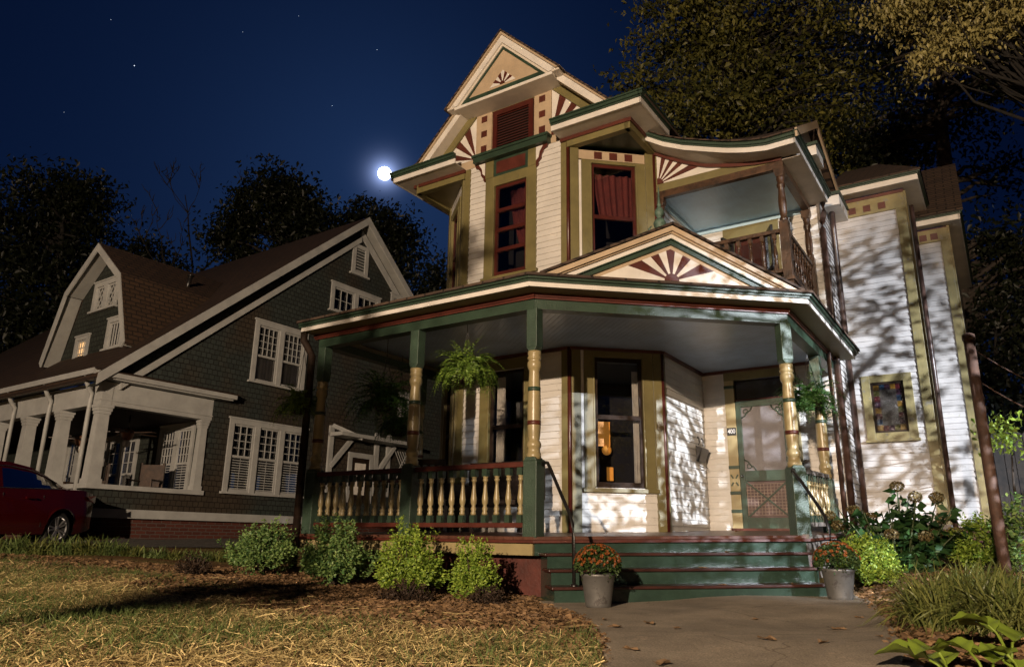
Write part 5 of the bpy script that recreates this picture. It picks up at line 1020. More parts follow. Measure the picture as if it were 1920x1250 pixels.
# ------------------------------------------------------------------ the red car in the drive
def car():
    fwd = math.radians(192); f2 = Vector((math.sin(fwd), math.cos(fwd), 0)); rz = math.atan2(f2.y, f2.x); S = .84
    wheel = Vector((-7.34, 12.3, 0)); base = wheel - f2 * (1.02 * S) - Vector((-f2.y, f2.x, 0)) * (.80 * S)
    t = empty('parked_car', (base.x, base.y, tz(-7.4, 12.2) - .05), rz, label='dark red sedan parked in the drive beside the neighbouring porch', cat='car'); t.scale = (S, S, S)
    LEN = 4.85; W1, W2 = 1.02, 3.82; RW = .365
    belt = lambda x: float(np.interp(x, [0, .08, .5, 1.0, 2.2, 3.4, 4.2, 4.7, 4.85], [.86, 1.02, 1.075, 1.06, 1.01, .99, .90, .78, .62])); bot = lambda x: float(np.interp(x, [0, .15, .6, 4.3, 4.7, 4.85], [.42, .30, .22, .20, .24, .34]))
    hwid = lambda x, z: .915 * float(np.interp(x, [0, .12, .4, 1.0, 3.6, 4.4, 4.75, 4.85], [.74, .86, .95, .99, 1.0, .93, .78, .66])) * float(np.interp(z, [.2, .35, .6, .8, 1.05], [.95, .985, 1.0, .985, .925]))
    X = np.unique(np.concatenate([np.linspace(0, LEN, 50), np.linspace(W1 - RW, W1 + RW, 19), np.linspace(W2 - RW, W2 + RW, 19)])); M_ = 13; mb = MB()
    for sg in (-1, 1):
        P = []
        for x in X:
            lo = bot(x)
            for wc in (W1, W2):
                if abs(x - wc) < RW: lo = max(lo, .33 + math.sqrt(max(0, RW * RW - (x - wc) ** 2)))
            for j in range(M_): z = lo + (belt(x) - lo) * j / (M_ - 1); P.append((x, sg * (hwid(x, z) + (.012 if abs(z - lo) < .02 and lo > .4 else 0)), z))
        fs = [(i * M_ + j, (i + 1) * M_ + j, (i + 1) * M_ + j + 1, i * M_ + j + 1) for i in range(len(X) - 1) for j in range(M_ - 1)]
        mb.add(P, fs if sg < 0 else [f[::-1] for f in fs], RED, True)
    # deck and bonnet across, ends
    K = 7; P = []
    for x in X:
        for j in range(K): y = -1 + 2 * j / (K - 1); P.append((x, y * hwid(x, belt(x)), belt(x) + .045 * (1 - y * y)))
    mb.add(P, [(i * K + j, (i + 1) * K + j, (i + 1) * K + j + 1, i * K + j + 1) for i in range(len(X) - 1) for j in range(K - 1)], RED, True)
    for x, s_ in ((0, -1), (LEN, 1)):
        P = []; K2 = 9
        for z in np.linspace(bot(x), belt(x), 9):
            for j in range(K2): y = -1 + 2 * j / (K2 - 1); P.append((x + s_ * .10 * (1 - y * y) * (1 if z < .8 else .7), y * hwid(x, z), z))
        mb.add(P, [(i * K2 + j, i * K2 + j + 1, (i + 1) * K2 + j + 1, (i + 1) * K2 + j) for i in range(8) for j in range(K2 - 1)], RED, True)
    mb.box(Fr(0, 0, 0), .3, 4.5, -.7, .7, .2, .6, BLACKP)
    body = mb.build('body', t)
    # greenhouse: roof line and glass
    rl = [(.72, 1.075), (1.30, 1.30), (1.72, 1.425), (2.2, 1.475), (2.8, 1.465), (3.15, 1.39), (3.95, 1.0)]; rx, rz_ = [p[0] for p in rl], [p[1] for p in rl]
    tw = lambda x: .60 + .09 * math.sin(math.pi * (x - .7) / 3.3); Xs_ = np.linspace(.72, 3.95, 34); rf = MB(); P = []
    for x in Xs_:
        z = float(np.interp(x, rx, rz_))
        for j in range(7): y = -1 + 2 * j / 6; P.append((x, y * tw(x), z + .035 * (1 - y * y)))
    fs = [(i * 7 + j, (i + 1) * 7 + j, (i + 1) * 7 + j + 1, i * 7 + j + 1) for i in range(33) for j in range(6)]
    isg = lambda i: Xs_[i] < 1.36 or Xs_[i] > 3.05
    rf.add(P, [f for f in fs if not isg(f[0] // 7)], RED, True); rf.build('roof', t)
    g = MB(); g.add(P, [f for f in fs if isg(f[0] // 7) and Xs_[f[0] // 7] < 2], CARGLASS, True); g.build('rear_window', t); g = MB(); g.add(P, [f for f in fs if isg(f[0] // 7) and Xs_[f[0] // 7] > 2], CARGLASS, True); g.build('windscreen', t)
    for sg in (-1, 1):
        pil = MB(); gl = MB(); gl2 = MB(); P = []
        for x in Xs_:
            zt = float(np.interp(x, rx, rz_)); zb = belt(x) + .0
            for j in range(5): f = j / 4; P.append((x, sg * (hwid(x, zb) * .985 * (1 - f) + tw(x) * f), zb + (max(zt, zb) - zb) * f))
        for i in range(33):
            for j in range(4):
                f = (i * 5 + j, (i + 1) * 5 + j, (i + 1) * 5 + j + 1, i * 5 + j + 1); glass = (1.02 < Xs_[i] < 3.55) and j < 3 and not (abs(Xs_[i] - 2.35) < .06)
                ((gl if Xs_[i] < 2.35 else gl2) if glass else pil).add([P[q] for q in f], [(0, 1, 2, 3)], CARGLASS if glass else RED, True)
        pil.build('pillar', t); gl.build('side_window', t); gl2.build('side_window', t)
        c = MB(); c.tube([(x, sg * (hwid(x, belt(x)) * .99 * .16 + tw(x) * .84 + .012), belt(x) + (float(np.interp(x, rx, rz_)) - belt(x)) * .84) for x in np.linspace(1.04, 3.0, 14)], .010, CHROME, 6); c.tube([(x, sg * (hwid(x, belt(x)) + .004), belt(x) + .004) for x in np.linspace(1.0, 3.6, 14)], .009, CHROME, 6); c.build('window_trim', t)
        l = MB(); F = Fr(0, sg * .84, 0)
        l.add([(.02, sg * .71, .93), (.10, sg * .80, .99), (.42, sg * .872, .965), (.34, sg * .875, .90), (.02, sg * .72, .84)], [(0, 1, 2, 3, 4)], TAILR); l.add([(-.05, sg * .45, .95), (.0, sg * .70, .93), (.0, sg * .70, .84), (-.06, sg * .45, .86)], [(0, 1, 2, 3)], TAILR); l.build('tail_light', t)
        hl = MB(); hl.add([(4.86, sg * .50, .66), (4.70, sg * .74, .74), (4.45, sg * .86, .78), (4.5, sg * .87, .68), (4.84, sg * .60, .58)], [(0, 1, 2, 3, 4)], CHROME); hl.build('headlight', t)
        for x in (1.75, 2.75): d_ = MB(); d_.bar((x, sg * .925, .86), (x + .2, sg * .925, .86), .03, .03, RED); d_.build('door_handle', t)
        dl = MB()
        for x in (1.50, 2.40, 3.35): dl.bar((x, sg * (hwid(x, .35) + .003), .35), (x, sg * (hwid(x, .9) + .003), .92), .006, .012, BLACKP)
        dl.build('door_seam', body)
    for wc in (W1, W2):
        for sg in (-1, 1):
            wt = empty('wheel', (wc, sg * .80, .325)); wt.parent = t; wt.rotation_euler = (math.pi / 2 * -sg, .3, 0)
            q = MB(); q.lathe((0, 0), [(-.20, .20), (-.20, .30), (-.16, .325), (.0, .325), (.04, .315), (.055, .29), (.055, .235), (.03, .225)], TYRE, 36); q.build('tyre', wt)
            q = MB(); q.lathe((0, 0), [(-.05, .19), (.045, .222), (.06, .228), (.055, .212), (-.02, .20), (-.03, .05)], ALLOY, 36)
            for k in range(10):
                a = k * math.pi / 5 + (.12 if k % 2 else -.12); q.bar((.04 * math.cos(a), .04 * math.sin(a), .025), (.215 * math.cos(a), .215 * math.sin(a), .048), .026, .03, ALLOY)
            q.lathe((0, 0), [(0, .06), (.04, .055), (.05, .03)], ALLOY, 14); q.build('rim', wt); q = MB(); q.lathe((0, 0), [(-.06, .20), (-.055, .20)], BLACKP, 20); q.build('brake_disc', wt)
car()
# ------------------------------------------------------------------ planting
def shrub(name, p, w_, h, n, mt, label, group=None, leaf=.05, peak=.25, seed=0, cat='shrub'):
    rg = np.random.default_rng(seed); z = tz(p[0], p[1]); t = empty(name, (p[0], p[1], z - .01), rg.random() * 6, label=label, cat=cat, group=group)
    mb = MB()
    for k in range(9): a = rg.random() * 6.28; r_ = w_ * .38 * rg.random(); mb.tube([(0, 0, 0), (r_ * .5 * math.cos(a), r_ * .5 * math.sin(a), h * .4), (r_ * math.cos(a), r_ * math.sin(a), h * .8)], [.012, .008, .003], TWIG, 5)
    mb.build('stem', t)
    # shoots: leaves sit along many short upright twigs that end near an uneven dome
    S_ = max(12, int(n * 1.35) // 22); C_, D_, L_ = [], [], []
    for k in range(S_):
        d = rg.normal(size=3); d[2] = abs(d[2]) * .95 - .25; d /= np.linalg.norm(d); rad = (.70 + .30 * rg.random() ** .5) * (1 + .14 * math.sin(5 * math.atan2(d[1], d[0]) + seed) + .10 * rg.normal())
        tip = np.array([d[0] * w_ / 2 * rad, d[1] * w_ / 2 * rad, h * .46 + d[2] * h * .52 * rad + (peak * h * rg.random() ** 3 if d[2] > .55 else 0)]); tip[2] = max(tip[2], .03); ax = d * .7 + np.array([0, 0, .8]); ax /= np.linalg.norm(ax); ln = leaf * rg.uniform(2.2, 4.2)
        for j in range(22):
            f = rg.random(); a = rg.random() * 6.28; sd = np.cross(ax, rg.normal(size=3)); sd /= np.linalg.norm(sd); dd = sd + ax * (.3 + .7 * f); C_.append(tip - ax * ln * (1 - f) + sd * leaf * .45); D_.append(dd); L_.append(leaf * rg.uniform(.6, 1.15) * (1 - .3 * f))
    leafcloud('foliage', np.array(C_), np.array(D_), np.array(L_), np.array(L_) * .52, mt, t, .22, .12); return t
GS = 'rounded green shrubs along the front of the porch'
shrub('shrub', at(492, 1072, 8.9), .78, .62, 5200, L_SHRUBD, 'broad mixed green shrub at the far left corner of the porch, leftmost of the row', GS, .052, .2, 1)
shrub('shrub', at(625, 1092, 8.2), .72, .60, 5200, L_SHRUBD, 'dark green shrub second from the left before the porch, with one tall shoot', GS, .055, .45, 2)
shrub('shrub', at(766, 1110, 7.5), .66, .60, 5600, L_SHRUB, 'largest bright lime shrub below the square porch post', GS, .048, .35, 3)
shrub('shrub', at(889, 1103, 7.25), .46, .50, 4000, L_SHRUB, 'small bright lime shrub nearest the green steps', GS, .044, .45, 4)
shrub('shrub', at(1632, 1082, 8.0), .62, .52, 5200, L_SHRUB, 'rounded light green shrub right of the steps beside the potted mums', None, .05, .15, 5)
shrub('shrub', at(1852, 1055, 8.9), .80, .66, 4200, L_SHRUB, 'loose bright green shrub behind the rusty steel post', None, .06, .25, 6)
eu = shrub('eucalyptus_plant', at(1908, 1030, 8.4), .36, .85, 420, L_SHRUBD, 'round leaved grey green plant at the right edge behind the rusty post', None, .085, .3, 7, 'plant')
for px, py, Y, w_, h, lb, sd_ in ((366, 1070, 8.4, .40, .26, 'low clump of dry brown foliage on the mulch left of the shrubs', 21), (760, 1119, 7.0, .50, .20, 'heap of dry brown foliage in front of the largest lime shrub', 22), (915, 1121, 6.9, .34, .18, 'small heap of dry brown foliage before the smallest lime shrub', 23)):
    shrub('dry_plant', at(px, py, Y), w_, h, 1500, L_DRY, lb, 'withered plants on the mulch', .035, .2, sd_, 'dry plant')
def hydrangea():
    p = at(1688, 1060, 9.1); z = tz(p[0], p[1]); t = empty('hydrangea', (p[0], p[1], z), 0, label='tall hydrangea with faded brown flower heads against the white right wing', cat='hydrangea'); rg = np.random.default_rng(31); mb = MB(); C_, D_, L_ = [], [], []
    heads = [(-.70, .64), (-.62, .52), (-.55, .36), (-.42, .70), (-.22, .62), (-.14, .42), (.02, .98), (.20, .86), (.22, .40), (.48, .86), (.58, .62), (.72, .46), (.66, .36), (.46, .44), (.40, .22), (.30, .30)]
    for k, (x, h) in enumerate(heads + [(rg.uniform(-.7, .7), rg.uniform(.3, .9)) for _ in range(44)]):
        y = rg.uniform(-.35, .3); e = np.array([x, y, h]); b = np.array([x * .25, y * .3, 0]); m_ = (b + e) / 2 + np.array([x * .12, 0, .1]); mb.tube([b, m_, e], [.012, .009, .006], STEM, 5)
        for j in range(20):
            f = rg.uniform(.12, .98); q = b * (1 - f) ** 2 + 2 * m_ * f * (1 - f) + e * f * f; a = rg.random() * 6.28; dd = np.array([math.cos(a), math.sin(a), rg.uniform(-.3, .35)]); l = rg.uniform(.09, .17); C_.append(q + dd * l * .6); D_.append(dd); L_.append(l)
        if k < len(heads):
            n = 260; d = rg.normal(size=(n, 3)); d /= np.linalg.norm(d, axis=1, keepdims=True); c = e + np.array([0, 0, .03]) + d * np.array([.085, .085, .065]) * rg.uniform(.8, 1, (n, 1)); s_ = np.cross(d, rg.normal(size=(n, 3))); leafcloud('flower_head', c, s_, rg.uniform(.02, .034, n), .022, L_HFL, t, .3)
    mb.build('stem', t); leafcloud('foliage', np.array(C_), np.array(D_), np.array(L_), np.array(L_) * .62, L_HYD, t, .15, .25)
hydrangea()
def blades(name, p, n, R_, ln, wd, mt, label, group, seed, cat='grass clump', arch=1.0, part=None):
    rg = np.random.default_rng(seed); k = 8; a = rg.random(n) * 6.28; r0 = R_ * .55 * rg.random(n) ** .5; a0 = rg.random(n) * 6.28; L_ = ln * rg.uniform(.55, 1.1, n); lean = rg.uniform(.30, 1.08, n) * arch; f = np.linspace(0, 1, k)[None]
    hx = (L_ * np.minimum(1, .75 * lean))[:, None] * f ** 1.25; vz = L_[:, None] * (f * (1 - .30 * lean[:, None]) - f ** 2.4 * (.75 * lean[:, None])); P = np.stack([(r0 * np.cos(a0))[:, None] + np.cos(a)[:, None] * hx, (r0 * np.sin(a0))[:, None] + np.sin(a)[:, None] * hx, np.maximum(vz, .004)], -1)
    W = wd * rg.uniform(.7, 1.2, n)[:, None] * np.array([.8, 1, 1, .95, .85, .65, .4, .04])[None]; o_ = strips(name, P, W, mt); o_.location = (p[0], p[1], tz(p[0], p[1]) - .01); return tag(o_, label, cat, group)
GL = 'arching liriope clumps beside the walk'
for k, (px, py, Y, ln, n, lb) in enumerate(((1765, 1168, 4.9, .60, 460, 'arching striped liriope clump nearest the walk'), (1835, 1135, 5.3, .66, 460, 'tall liriope clump in the middle of the right border'), (1745, 1120, 5.9, .56, 360, 'smaller liriope clump behind, beside the mulch path'), (1880, 1180, 4.6, .66, 460, 'dense liriope clump at the lower right edge of the picture'), (1815, 1095, 6.6, .52, 360, 'low liriope clump in front of the rusty post'), (1905, 1120, 5.6, .60, 360, 'liriope clump right of the rusty post foot'))): blades('liriope_clump', at(px, py, Y), n, .30, ln, .011, L_BLADE, lb, GL, 40 + k)
GH = 'low liriope border along the drive'
for k, px in enumerate((-30, 25, 75, 120, 165, 205, 245, 290, 335, 380, 425, 462)): blades('border_clump', at(px, 1036 - px * .012, 10.2 + px * .0024), 300, .34, .42 if px < 220 else .27, .013, L_GRASS if k % 2 else L_BLADE, ['low grassy clump at the left edge under the red car', 'grassy clump under the red car door', 'grassy clump left of the car wheel', 'bushy grass clump hiding the foot of the alloy wheel', 'grass clump below the car bumper', 'grass clump just right of the red car', 'low grass tuft before the brick foundation', 'dark low tuft below the white base band', 'low tuft in the shade beneath the neighbouring windows', 'dark border tuft left of the first shrub', 'border tuft close to the first shrub', 'last border tuft touching the leftmost shrub'][k], GH, 60 + k)
def bigleaf(px, py, Y, ln, az, tilt, label):
    p = at(px, py, Y); t = empty('broad_leaf_plant', (p[0], p[1], tz(p[0], p[1])), 0, label=label, cat='broad-leaved plant', group='lime broad-leaved plants in the lower right corner'); rg = np.random.default_rng(int(px)); st = MB()
    for k in range(3):
        a = az + (k - 1) * 1.1; e = np.array([.08 * math.cos(a), .08 * math.sin(a), .08 + .04 * k]); st.tube([(0, 0, 0), e * .6 + np.array([0, 0, .03]), e], .006, L_LIME, 5); V_, F_ = [], []; n = 12; dx, dy = math.cos(a), math.sin(a); l = ln * (1 - .15 * k)
        for i in range(n + 1):
            f = i / n; w_ = l * .46 * math.sin(math.pi * f ** .62) ** .8 + .001; q = e + np.array([dx * l * f, dy * l * f, l * (.35 * f - tilt * f * f)])
            for s_ in (-1, -.5, 0, .5, 1): V_.append((q[0] - dy * w_ * s_, q[1] + dx * w_ * s_, q[2] + w_ * (.45 * abs(s_) + .10 * math.sin(f * 14) * abs(s_))))
        for i in range(n):
            for j in range(4): F_.append((i * 5 + j, (i + 1) * 5 + j, (i + 1) * 5 + j + 1, i * 5 + j + 1))
        m_ = MB(); m_.add(V_, F_, L_LIME, True); m_.build('leaf', t)
    st.build('stem', t)
bigleaf(1785, 1255, 3.3, .25, 2.6, .35, 'lime green broad leaves at the bottom edge beside the walk'); bigleaf(1860, 1262, 3.2, .22, .9, .3, 'broad lime leaves at the bottom right, right of the others'); bigleaf(1888, 1180, 3.8, .24, 1.8, .3, 'yellow green upright broad leaves at the right edge above the rest'); bigleaf(1925, 1250, 3.2, .18, 2.2, .3, 'broad green leaves cut off by the lower right corner')
# straw, grass, litter: ground cover nobody could count
def scatter(n, x0, x1, y0, y1, keep):
    xs, ys = [], []
    tot = 0
    while tot < n:
        y = y0 + (y1 - y0) * RNG.random(n * 2) ** 1.5; x = x0 + (x1 - x0) * RNG.random(n * 2); k = keep(x, y) & (np.abs(x) < .75 * y + .6); xs.append(x[k]); ys.append(y[k]); tot += k.sum()
    return np.concatenate(xs)[:n], np.concatenate(ys)[:n]
wl = lambda y: np.interp(y, [p[1] for p in WL[::-1]], [p[0] for p in WL[::-1]]); wr = lambda y: np.interp(y, [p[1] for p in WR[::-1]], [p[0] for p in WR[::-1]])
hx, hy = math.cos(A0), math.sin(A0)
def offhouse(x, y, m_=.05):
    u = (x - ORG[0]) * hx + (y - ORG[1]) * hy; v = -(x - ORG[0]) * hy + (y - ORG[1]) * hx; c, s_ = math.cos(CA), math.sin(CA); return (v < -m_) | (u < -3.5) | (u > 2.4 + m_) | ((u * s_ - v * c) > m_)
wig = lambda x, y: np.sin(x * 1.3 + 1.7 * np.sin(y * .9)) * .5 + np.sin(x * 3.1 - y * 2.3) * .3 + np.sin(x * .6 + y * 1.9) * .4
bedline = lambda x: np.interp(x, [-9, -6.3, -2.7, -.9, .1, 1], [10.2, 9.2, 6.6, 4.9, 4.15, 3.8])
def ribbons(name, x, y, ln, wd, mt, lift, tilt, kind='stuff', stand=None):
    n = len(x); a = RNG.random(n) * 6.283; L_ = ln * RNG.uniform(.4, 1.3, n); k = 4; f = np.linspace(-.5, .5, k)[None]; el = RNG.normal(scale=tilt, size=n) if stand is None else stand * RNG.uniform(.6, 1, n)
    bend = RNG.normal(scale=.10, size=n)[:, None] * L_[:, None] * (f * f * 4 - .5)
    X_ = x[:, None] + np.cos(a)[:, None] * L_[:, None] * f * np.cos(el)[:, None] - np.sin(a)[:, None] * bend; Y_ = y[:, None] + np.sin(a)[:, None] * L_[:, None] * f * np.cos(el)[:, None] + np.cos(a)[:, None] * bend
    fz_ = f if stand is None else f + .5
    Z_ = terr(x, y)[:, None] + lift * RNG.random(n)[:, None] + L_[:, None] * fz_ * np.sin(np.abs(el) if stand is not None else el)[:, None] + .004; W = wd * RNG.uniform(.6, 1.4, n)[:, None] * (np.ones((1, k)) if stand is None else np.array([[1, .8, .5, .1]]))
    o_ = strips(name, np.stack([X_, Y_, Z_], -1), W, mt); return tag(o_, kind=kind)
lawn = lambda x, y: (x < wl(y) - .02) & offhouse(x, y) & (y < bedline(x) + .45 * wig(x * 1.7, y * 1.7))
x, y = scatter(50000, -9, 1, 2.2, 11, lambda x, y: lawn(x, y) & (wig(x * 1.2 + 3, y * 1.2) > RNG.normal(scale=.4, size=x.shape) - .5)); ribbons('straw', x, y, .105, .0033, L_STRAW, .03, .30)
x, y = scatter(1500, -7, 1, 2.2, 8, lambda x, y: (x < wl(y) - .02) & offhouse(x, y) & (y < bedline(x) + 1.2)); ribbons('straw', x, y, .17, .0045, L_STRAW, .045, .12)
x, y = scatter(19000, -9, 1, 2.3, 11.5, lambda x, y: (x < wl(y) - .02) & offhouse(x, y) & (y < bedline(x) + .8) & (wig(x * 1.2 + 3, y * 1.2) < RNG.normal(scale=.4, size=x.shape) - .05)); ribbons('grass', x, y, .085, .0045, L_GRASS, 0, .3, stand=1.0)
def litter(n, x0, x1, y0, y1, keep, size, mt, name='leaf_litter'):
    x, y = scatter(n, x0, x1, y0, y1, keep); a = RNG.random(n) * 6.283; d = np.stack([np.cos(a), np.sin(a), RNG.normal(scale=.25, size=n)], 1); c = np.stack([x, y, terr(x, y) + .012 + .012 * RNG.random(n)], 1); L_ = size * RNG.uniform(.4, 1.3, n); o_ = leafcloud(name, c, d, L_, L_ * RNG.uniform(.25, .6, n), mt, None, .25); return tag(o_, kind='stuff')
bed = lambda x, y: (x < wl(y) + .02) & offhouse(x, y, -.02) & (y > bedline(x) - .15 + .4 * wig(x * 2, y * 2) + RNG.normal(scale=.12, size=x.shape))
rbed = lambda x, y: (x > wr(y) - .02 - .06 * RNG.random(x.shape)) & offhouse(x, y, -.02) & (y > 2)
litter(30000, -7, 1, 3.6, 10, bed, .05, L_LITTER); litter(2200, -3, 1, 3.2, 7.4, lambda x, y: (x < wl(y) + .05) & offhouse(x, y), .05, L_LITTER); litter(12000, 1.5, 9, 2.4, 11.5, rbed, .06, L_LITTER); litter(260, -8, 1, 3, 8, lawn, .06, L_LITTER)
# single dry leaves on the concrete, the steps and the deck
def drop_leaf(p, s_, seed, label):
    rg = np.random.default_rng(seed); a = rg.random() * 6.28; V_ = []; n = 14
    for i in range(n):
        t_ = i / n * 2 * math.pi; r = s_ * (.55 + .45 * abs(math.cos(2.5 * t_))) * (1.35 if abs(t_ - math.pi) > 2.6 else 1); X_, Y_ = r * math.cos(t_), r * .62 * math.sin(t_); V_.append((X_ * math.cos(a) - Y_ * math.sin(a), X_ * math.sin(a) + Y_ * math.cos(a), .006 + .35 * abs(Y_) + .12 * s_ * math.sin(3 * t_)))
    V_.append((0, 0, .004)); mb = MB(); mb.add(V_, [(i, (i + 1) % n, n) for i in range(n)], L_FALL); o_ = mb.build('fallen_leaf'); o_.location = p; tag(o_, label, 'leaf', 'fallen dry leaves on the walk and steps')
for k, (px, py, lb) in enumerate(((1135, 1165, 'tan leaf on the concrete just below the left pail'), (1155, 1178, 'small tan leaf below the left pail, second one down'), (1217, 1172, 'curled tan leaf on the walk right of the left pail'), (1268, 1182, 'brown leaf near the middle of the walk'), (1262, 1128, 'pale leaf at the foot of the bottom step'), (1330, 1126, 'leaf against the bottom riser right of centre'), (1418, 1162, 'leaf on the walk below the right half of the steps'), (1545, 1212, 'large curled brown leaf near the right edge of the walk'), (1440, 1205, 'small leaf on the right half of the walk'), (1610, 1165, 'tan leaf beside the right pail'), (1570, 1180, 'leaf below the right pail'), (1240, 1240, 'pale leaf at the bottom of the picture on the walk'), (1650, 1200, 'big tan leaf on the right border edge'), (1180, 1215, 'brown leaf on the left side of the walk'))):
    d = ray(px, py); t_ = -(EYE - .03) / d[2]; drop_leaf((d[0] * t_, d[1] * t_, tz(d[0] * t_, d[1] * t_) + .026), .032 + .014 * (k % 3), k, lb)
for k, (a, d, z, lb) in enumerate(((1.95, .30, .463, 'dry leaf lying on the top step tread'), (1.55, .60, .318, 'dry leaf on the middle step tread'), (2.35, .86, .19, 'dry leaf on the lowest tread to the right'), (1.62, .88, .178, 'dry leaf at the middle of the lowest tread'), (.9, -.5, .632, 'small dry leaf on the porch floor'), (2.4, -.4, .675, 'leaf on the deck before the screen door'))): q = FC.p(a, d, z); drop_leaf(tuple(hw(*q)), .04, 50 + k, lb)
# ------------------------------------------------------------------ post, wires, fence
p = at(1886, 1075, 8.3); zz = tz(p[0], p[1]); t = empty('steel_post', (p[0], p[1], zz), .4, label='tall rusty steel post with hooks standing in the right border', cat='post')
mb = MB(); mb.lathe((0, 0), [(-.1, .062), (.8, .062), (1.5, .060), (2.62, .058)], RUST, 12); mb.build('shaft', t); mb = MB(); mb.lathe((0, 0), [(2.62, .066), (2.64, .070), (2.69, .066), (2.71, .03)], RUST, 12); mb.build('cap', t)
mb = MB(); mb.tube([(.05, 0, 2.50), (.13, 0, 2.50), (.16, 0, 2.55), (.13, 0, 2.60), (.10, 0, 2.56)], .010, IRON, 6); mb.tube([(.05, 0, 2.1), (.12, 0, 2.1)], .010, IRON, 6); mb.build('hook', t)
mb = MB()
for z0 in (2.5, 2.12): mb.tube([(.12 + 2.6 * f, -.1 * f, z0 - .9 * f * (1 - f) - .25 * f) for f in np.linspace(0, 1, 14)], .008, RUST, 5)
mb.build('wire', t)
p = at(1880, 955, 12.5); FN = empty('board_fence', (p[0], p[1], tz(p[0], p[1])), -.45, label='dark vertical board fence behind the border at the right', cat='fence'); G = Fr(0, 0, 0)
for k in range(26): mb = MB(); a = -.3 + k * .15; mb.ext(G, [(a, 0), (a + .14, 0), (a + .14, 1.75), (a + .07, 1.82), (a, 1.75)], -.02, .0, FENCEM); mb.build('fence_board', FN)
mb = MB(); mb.box(G, -.3, 3.6, -.08, -.02, .35, .45, FENCEM).box(G, -.3, 3.6, -.08, -.02, 1.3, 1.4, FENCEM); mb.build('fence_rail', FN)
# ------------------------------------------------------------------ trees
def tree(name, base, crowns, label, leafm, leaf=.16, trunk_r=.22, barkm=BARKD, seed=0, group=None, spread=.55, lean=(0, 0), cl=60, droop=.3):
    """crowns: (x, y, z, rx, ry, rz, leaves); limbs run from the trunk to every leaf clump"""
    rg = np.random.default_rng(seed); z0 = tz(base[0], base[1]) if len(base) < 3 else base[2]; t = empty(name, (base[0], base[1], z0), 0, label=label, cat='tree', group=group); B = np.array([base[0], base[1], z0])
    top = max(c[2] + c[5] * .4 for c in crowns) - z0; cxm = np.mean([c[0] for c in crowns]) - B[0]; cym = np.mean([c[1] for c in crowns]) - B[1]; mb = MB(); N_ = 9
    tp = [np.array([cxm * .7 * f ** 1.5 + .12 * math.sin(4 * f + seed), cym * .7 * f ** 1.5 + .12 * math.cos(3 * f + seed), top * f]) for f in np.linspace(0, 1, N_)]; mb.tube([p - np.array([0, 0, .2]) * (i == 0) for i, p in enumerate(tp)], [trunk_r * (1.25 if i == 0 else 1 - .88 * i / (N_ - 1)) for i in range(N_)], barkm, 10); C_, D_, L_, T_ = [], [], [], []
    for (x, y, z, rx, ry, rz, n) in crowns:
        K = max(4, n // cl)
        for k in range(K):
            d = rg.normal(size=3); d /= np.linalg.norm(d); q = np.array([x, y, z]) - B + d * np.array([rx, ry, rz]) * rg.random() ** .4; f = np.clip((q[2] - .25 * np.hypot(q[0], q[1])) / top, .25, .92); j = f * (N_ - 1); i0 = int(j); s0 = tp[i0] * (1 - (j - i0)) + tp[min(i0 + 1, N_ - 1)] * (j - i0)
            if k % 2 == 0 or cl > 90: mid = (s0 + q) / 2 + rg.normal(scale=.12, size=3) * np.linalg.norm(q - s0) * .6 + np.array([0, 0, .08 * np.linalg.norm(q - s0)]); r_ = trunk_r * .22 * rg.uniform(.5, 1.2); mb.tube([s0, (s0 + mid) / 2 + rg.normal(scale=.06, size=3), mid, (mid + q) / 2 + rg.normal(scale=.08, size=3), q], [r_, r_ * .8, r_ * .6, r_ * .4, r_ * .15], barkm, 5)
            m_ = int(cl * rg.uniform(.5, 1.5)); sc = spread * rg.uniform(.6, 1.25); cc = q + rg.normal(size=(m_, 3)) * sc * np.array([1, 1, .6]); dd = rg.normal(size=(m_, 3)) + np.array([0, 0, -droop]); C_.append(cc); D_.append(dd); L_.append(leaf * rg.uniform(.55, 1.25, m_)); T_.append(np.clip(.65 * rg.random() ** 1.6 + .35 * rg.random(m_), 0, 1))
    mb.build('trunk', t)
    if n: C_ = np.concatenate(C_); D_ = np.concatenate(D_); L_ = np.concatenate(L_); leafcloud('crown', C_, D_, L_, L_ * .5, leafm, t, .2, .15, np.concatenate(T_))
    return t
def crown(px, py, Y, wpx, hpx, n, dy=1.0): p = at(px, py, Y); return (p[0], p[1], p[2], wpx / FPX * Y / 2, wpx / FPX * Y / 2 * dy, hpx / FPX * Y / 2, n)
def tbase(px, Y): p = at(px, 980, Y); return (p[0], p[1], .6)
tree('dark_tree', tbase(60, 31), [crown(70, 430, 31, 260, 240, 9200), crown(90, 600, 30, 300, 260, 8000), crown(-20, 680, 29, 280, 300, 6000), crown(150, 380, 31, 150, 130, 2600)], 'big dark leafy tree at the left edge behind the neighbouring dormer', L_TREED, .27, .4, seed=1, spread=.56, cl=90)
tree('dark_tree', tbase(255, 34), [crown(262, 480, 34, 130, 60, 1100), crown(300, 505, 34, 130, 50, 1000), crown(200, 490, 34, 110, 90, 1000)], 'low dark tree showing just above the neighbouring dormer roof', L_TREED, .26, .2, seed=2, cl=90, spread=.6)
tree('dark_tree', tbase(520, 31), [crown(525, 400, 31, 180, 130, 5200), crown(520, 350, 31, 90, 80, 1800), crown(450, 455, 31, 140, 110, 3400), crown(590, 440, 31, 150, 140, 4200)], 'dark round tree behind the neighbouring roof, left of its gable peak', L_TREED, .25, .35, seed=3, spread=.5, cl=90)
tree('dark_tree', tbase(715, 33), [crown(710, 440, 33, 140, 120, 3000), crown(745, 480, 33, 90, 130, 2600), crown(680, 400, 33, 80, 60, 900)], 'dark tree right of the neighbouring gable peak, under the moon', L_TREED, .25, .3, seed=4, cl=90, spread=.5)
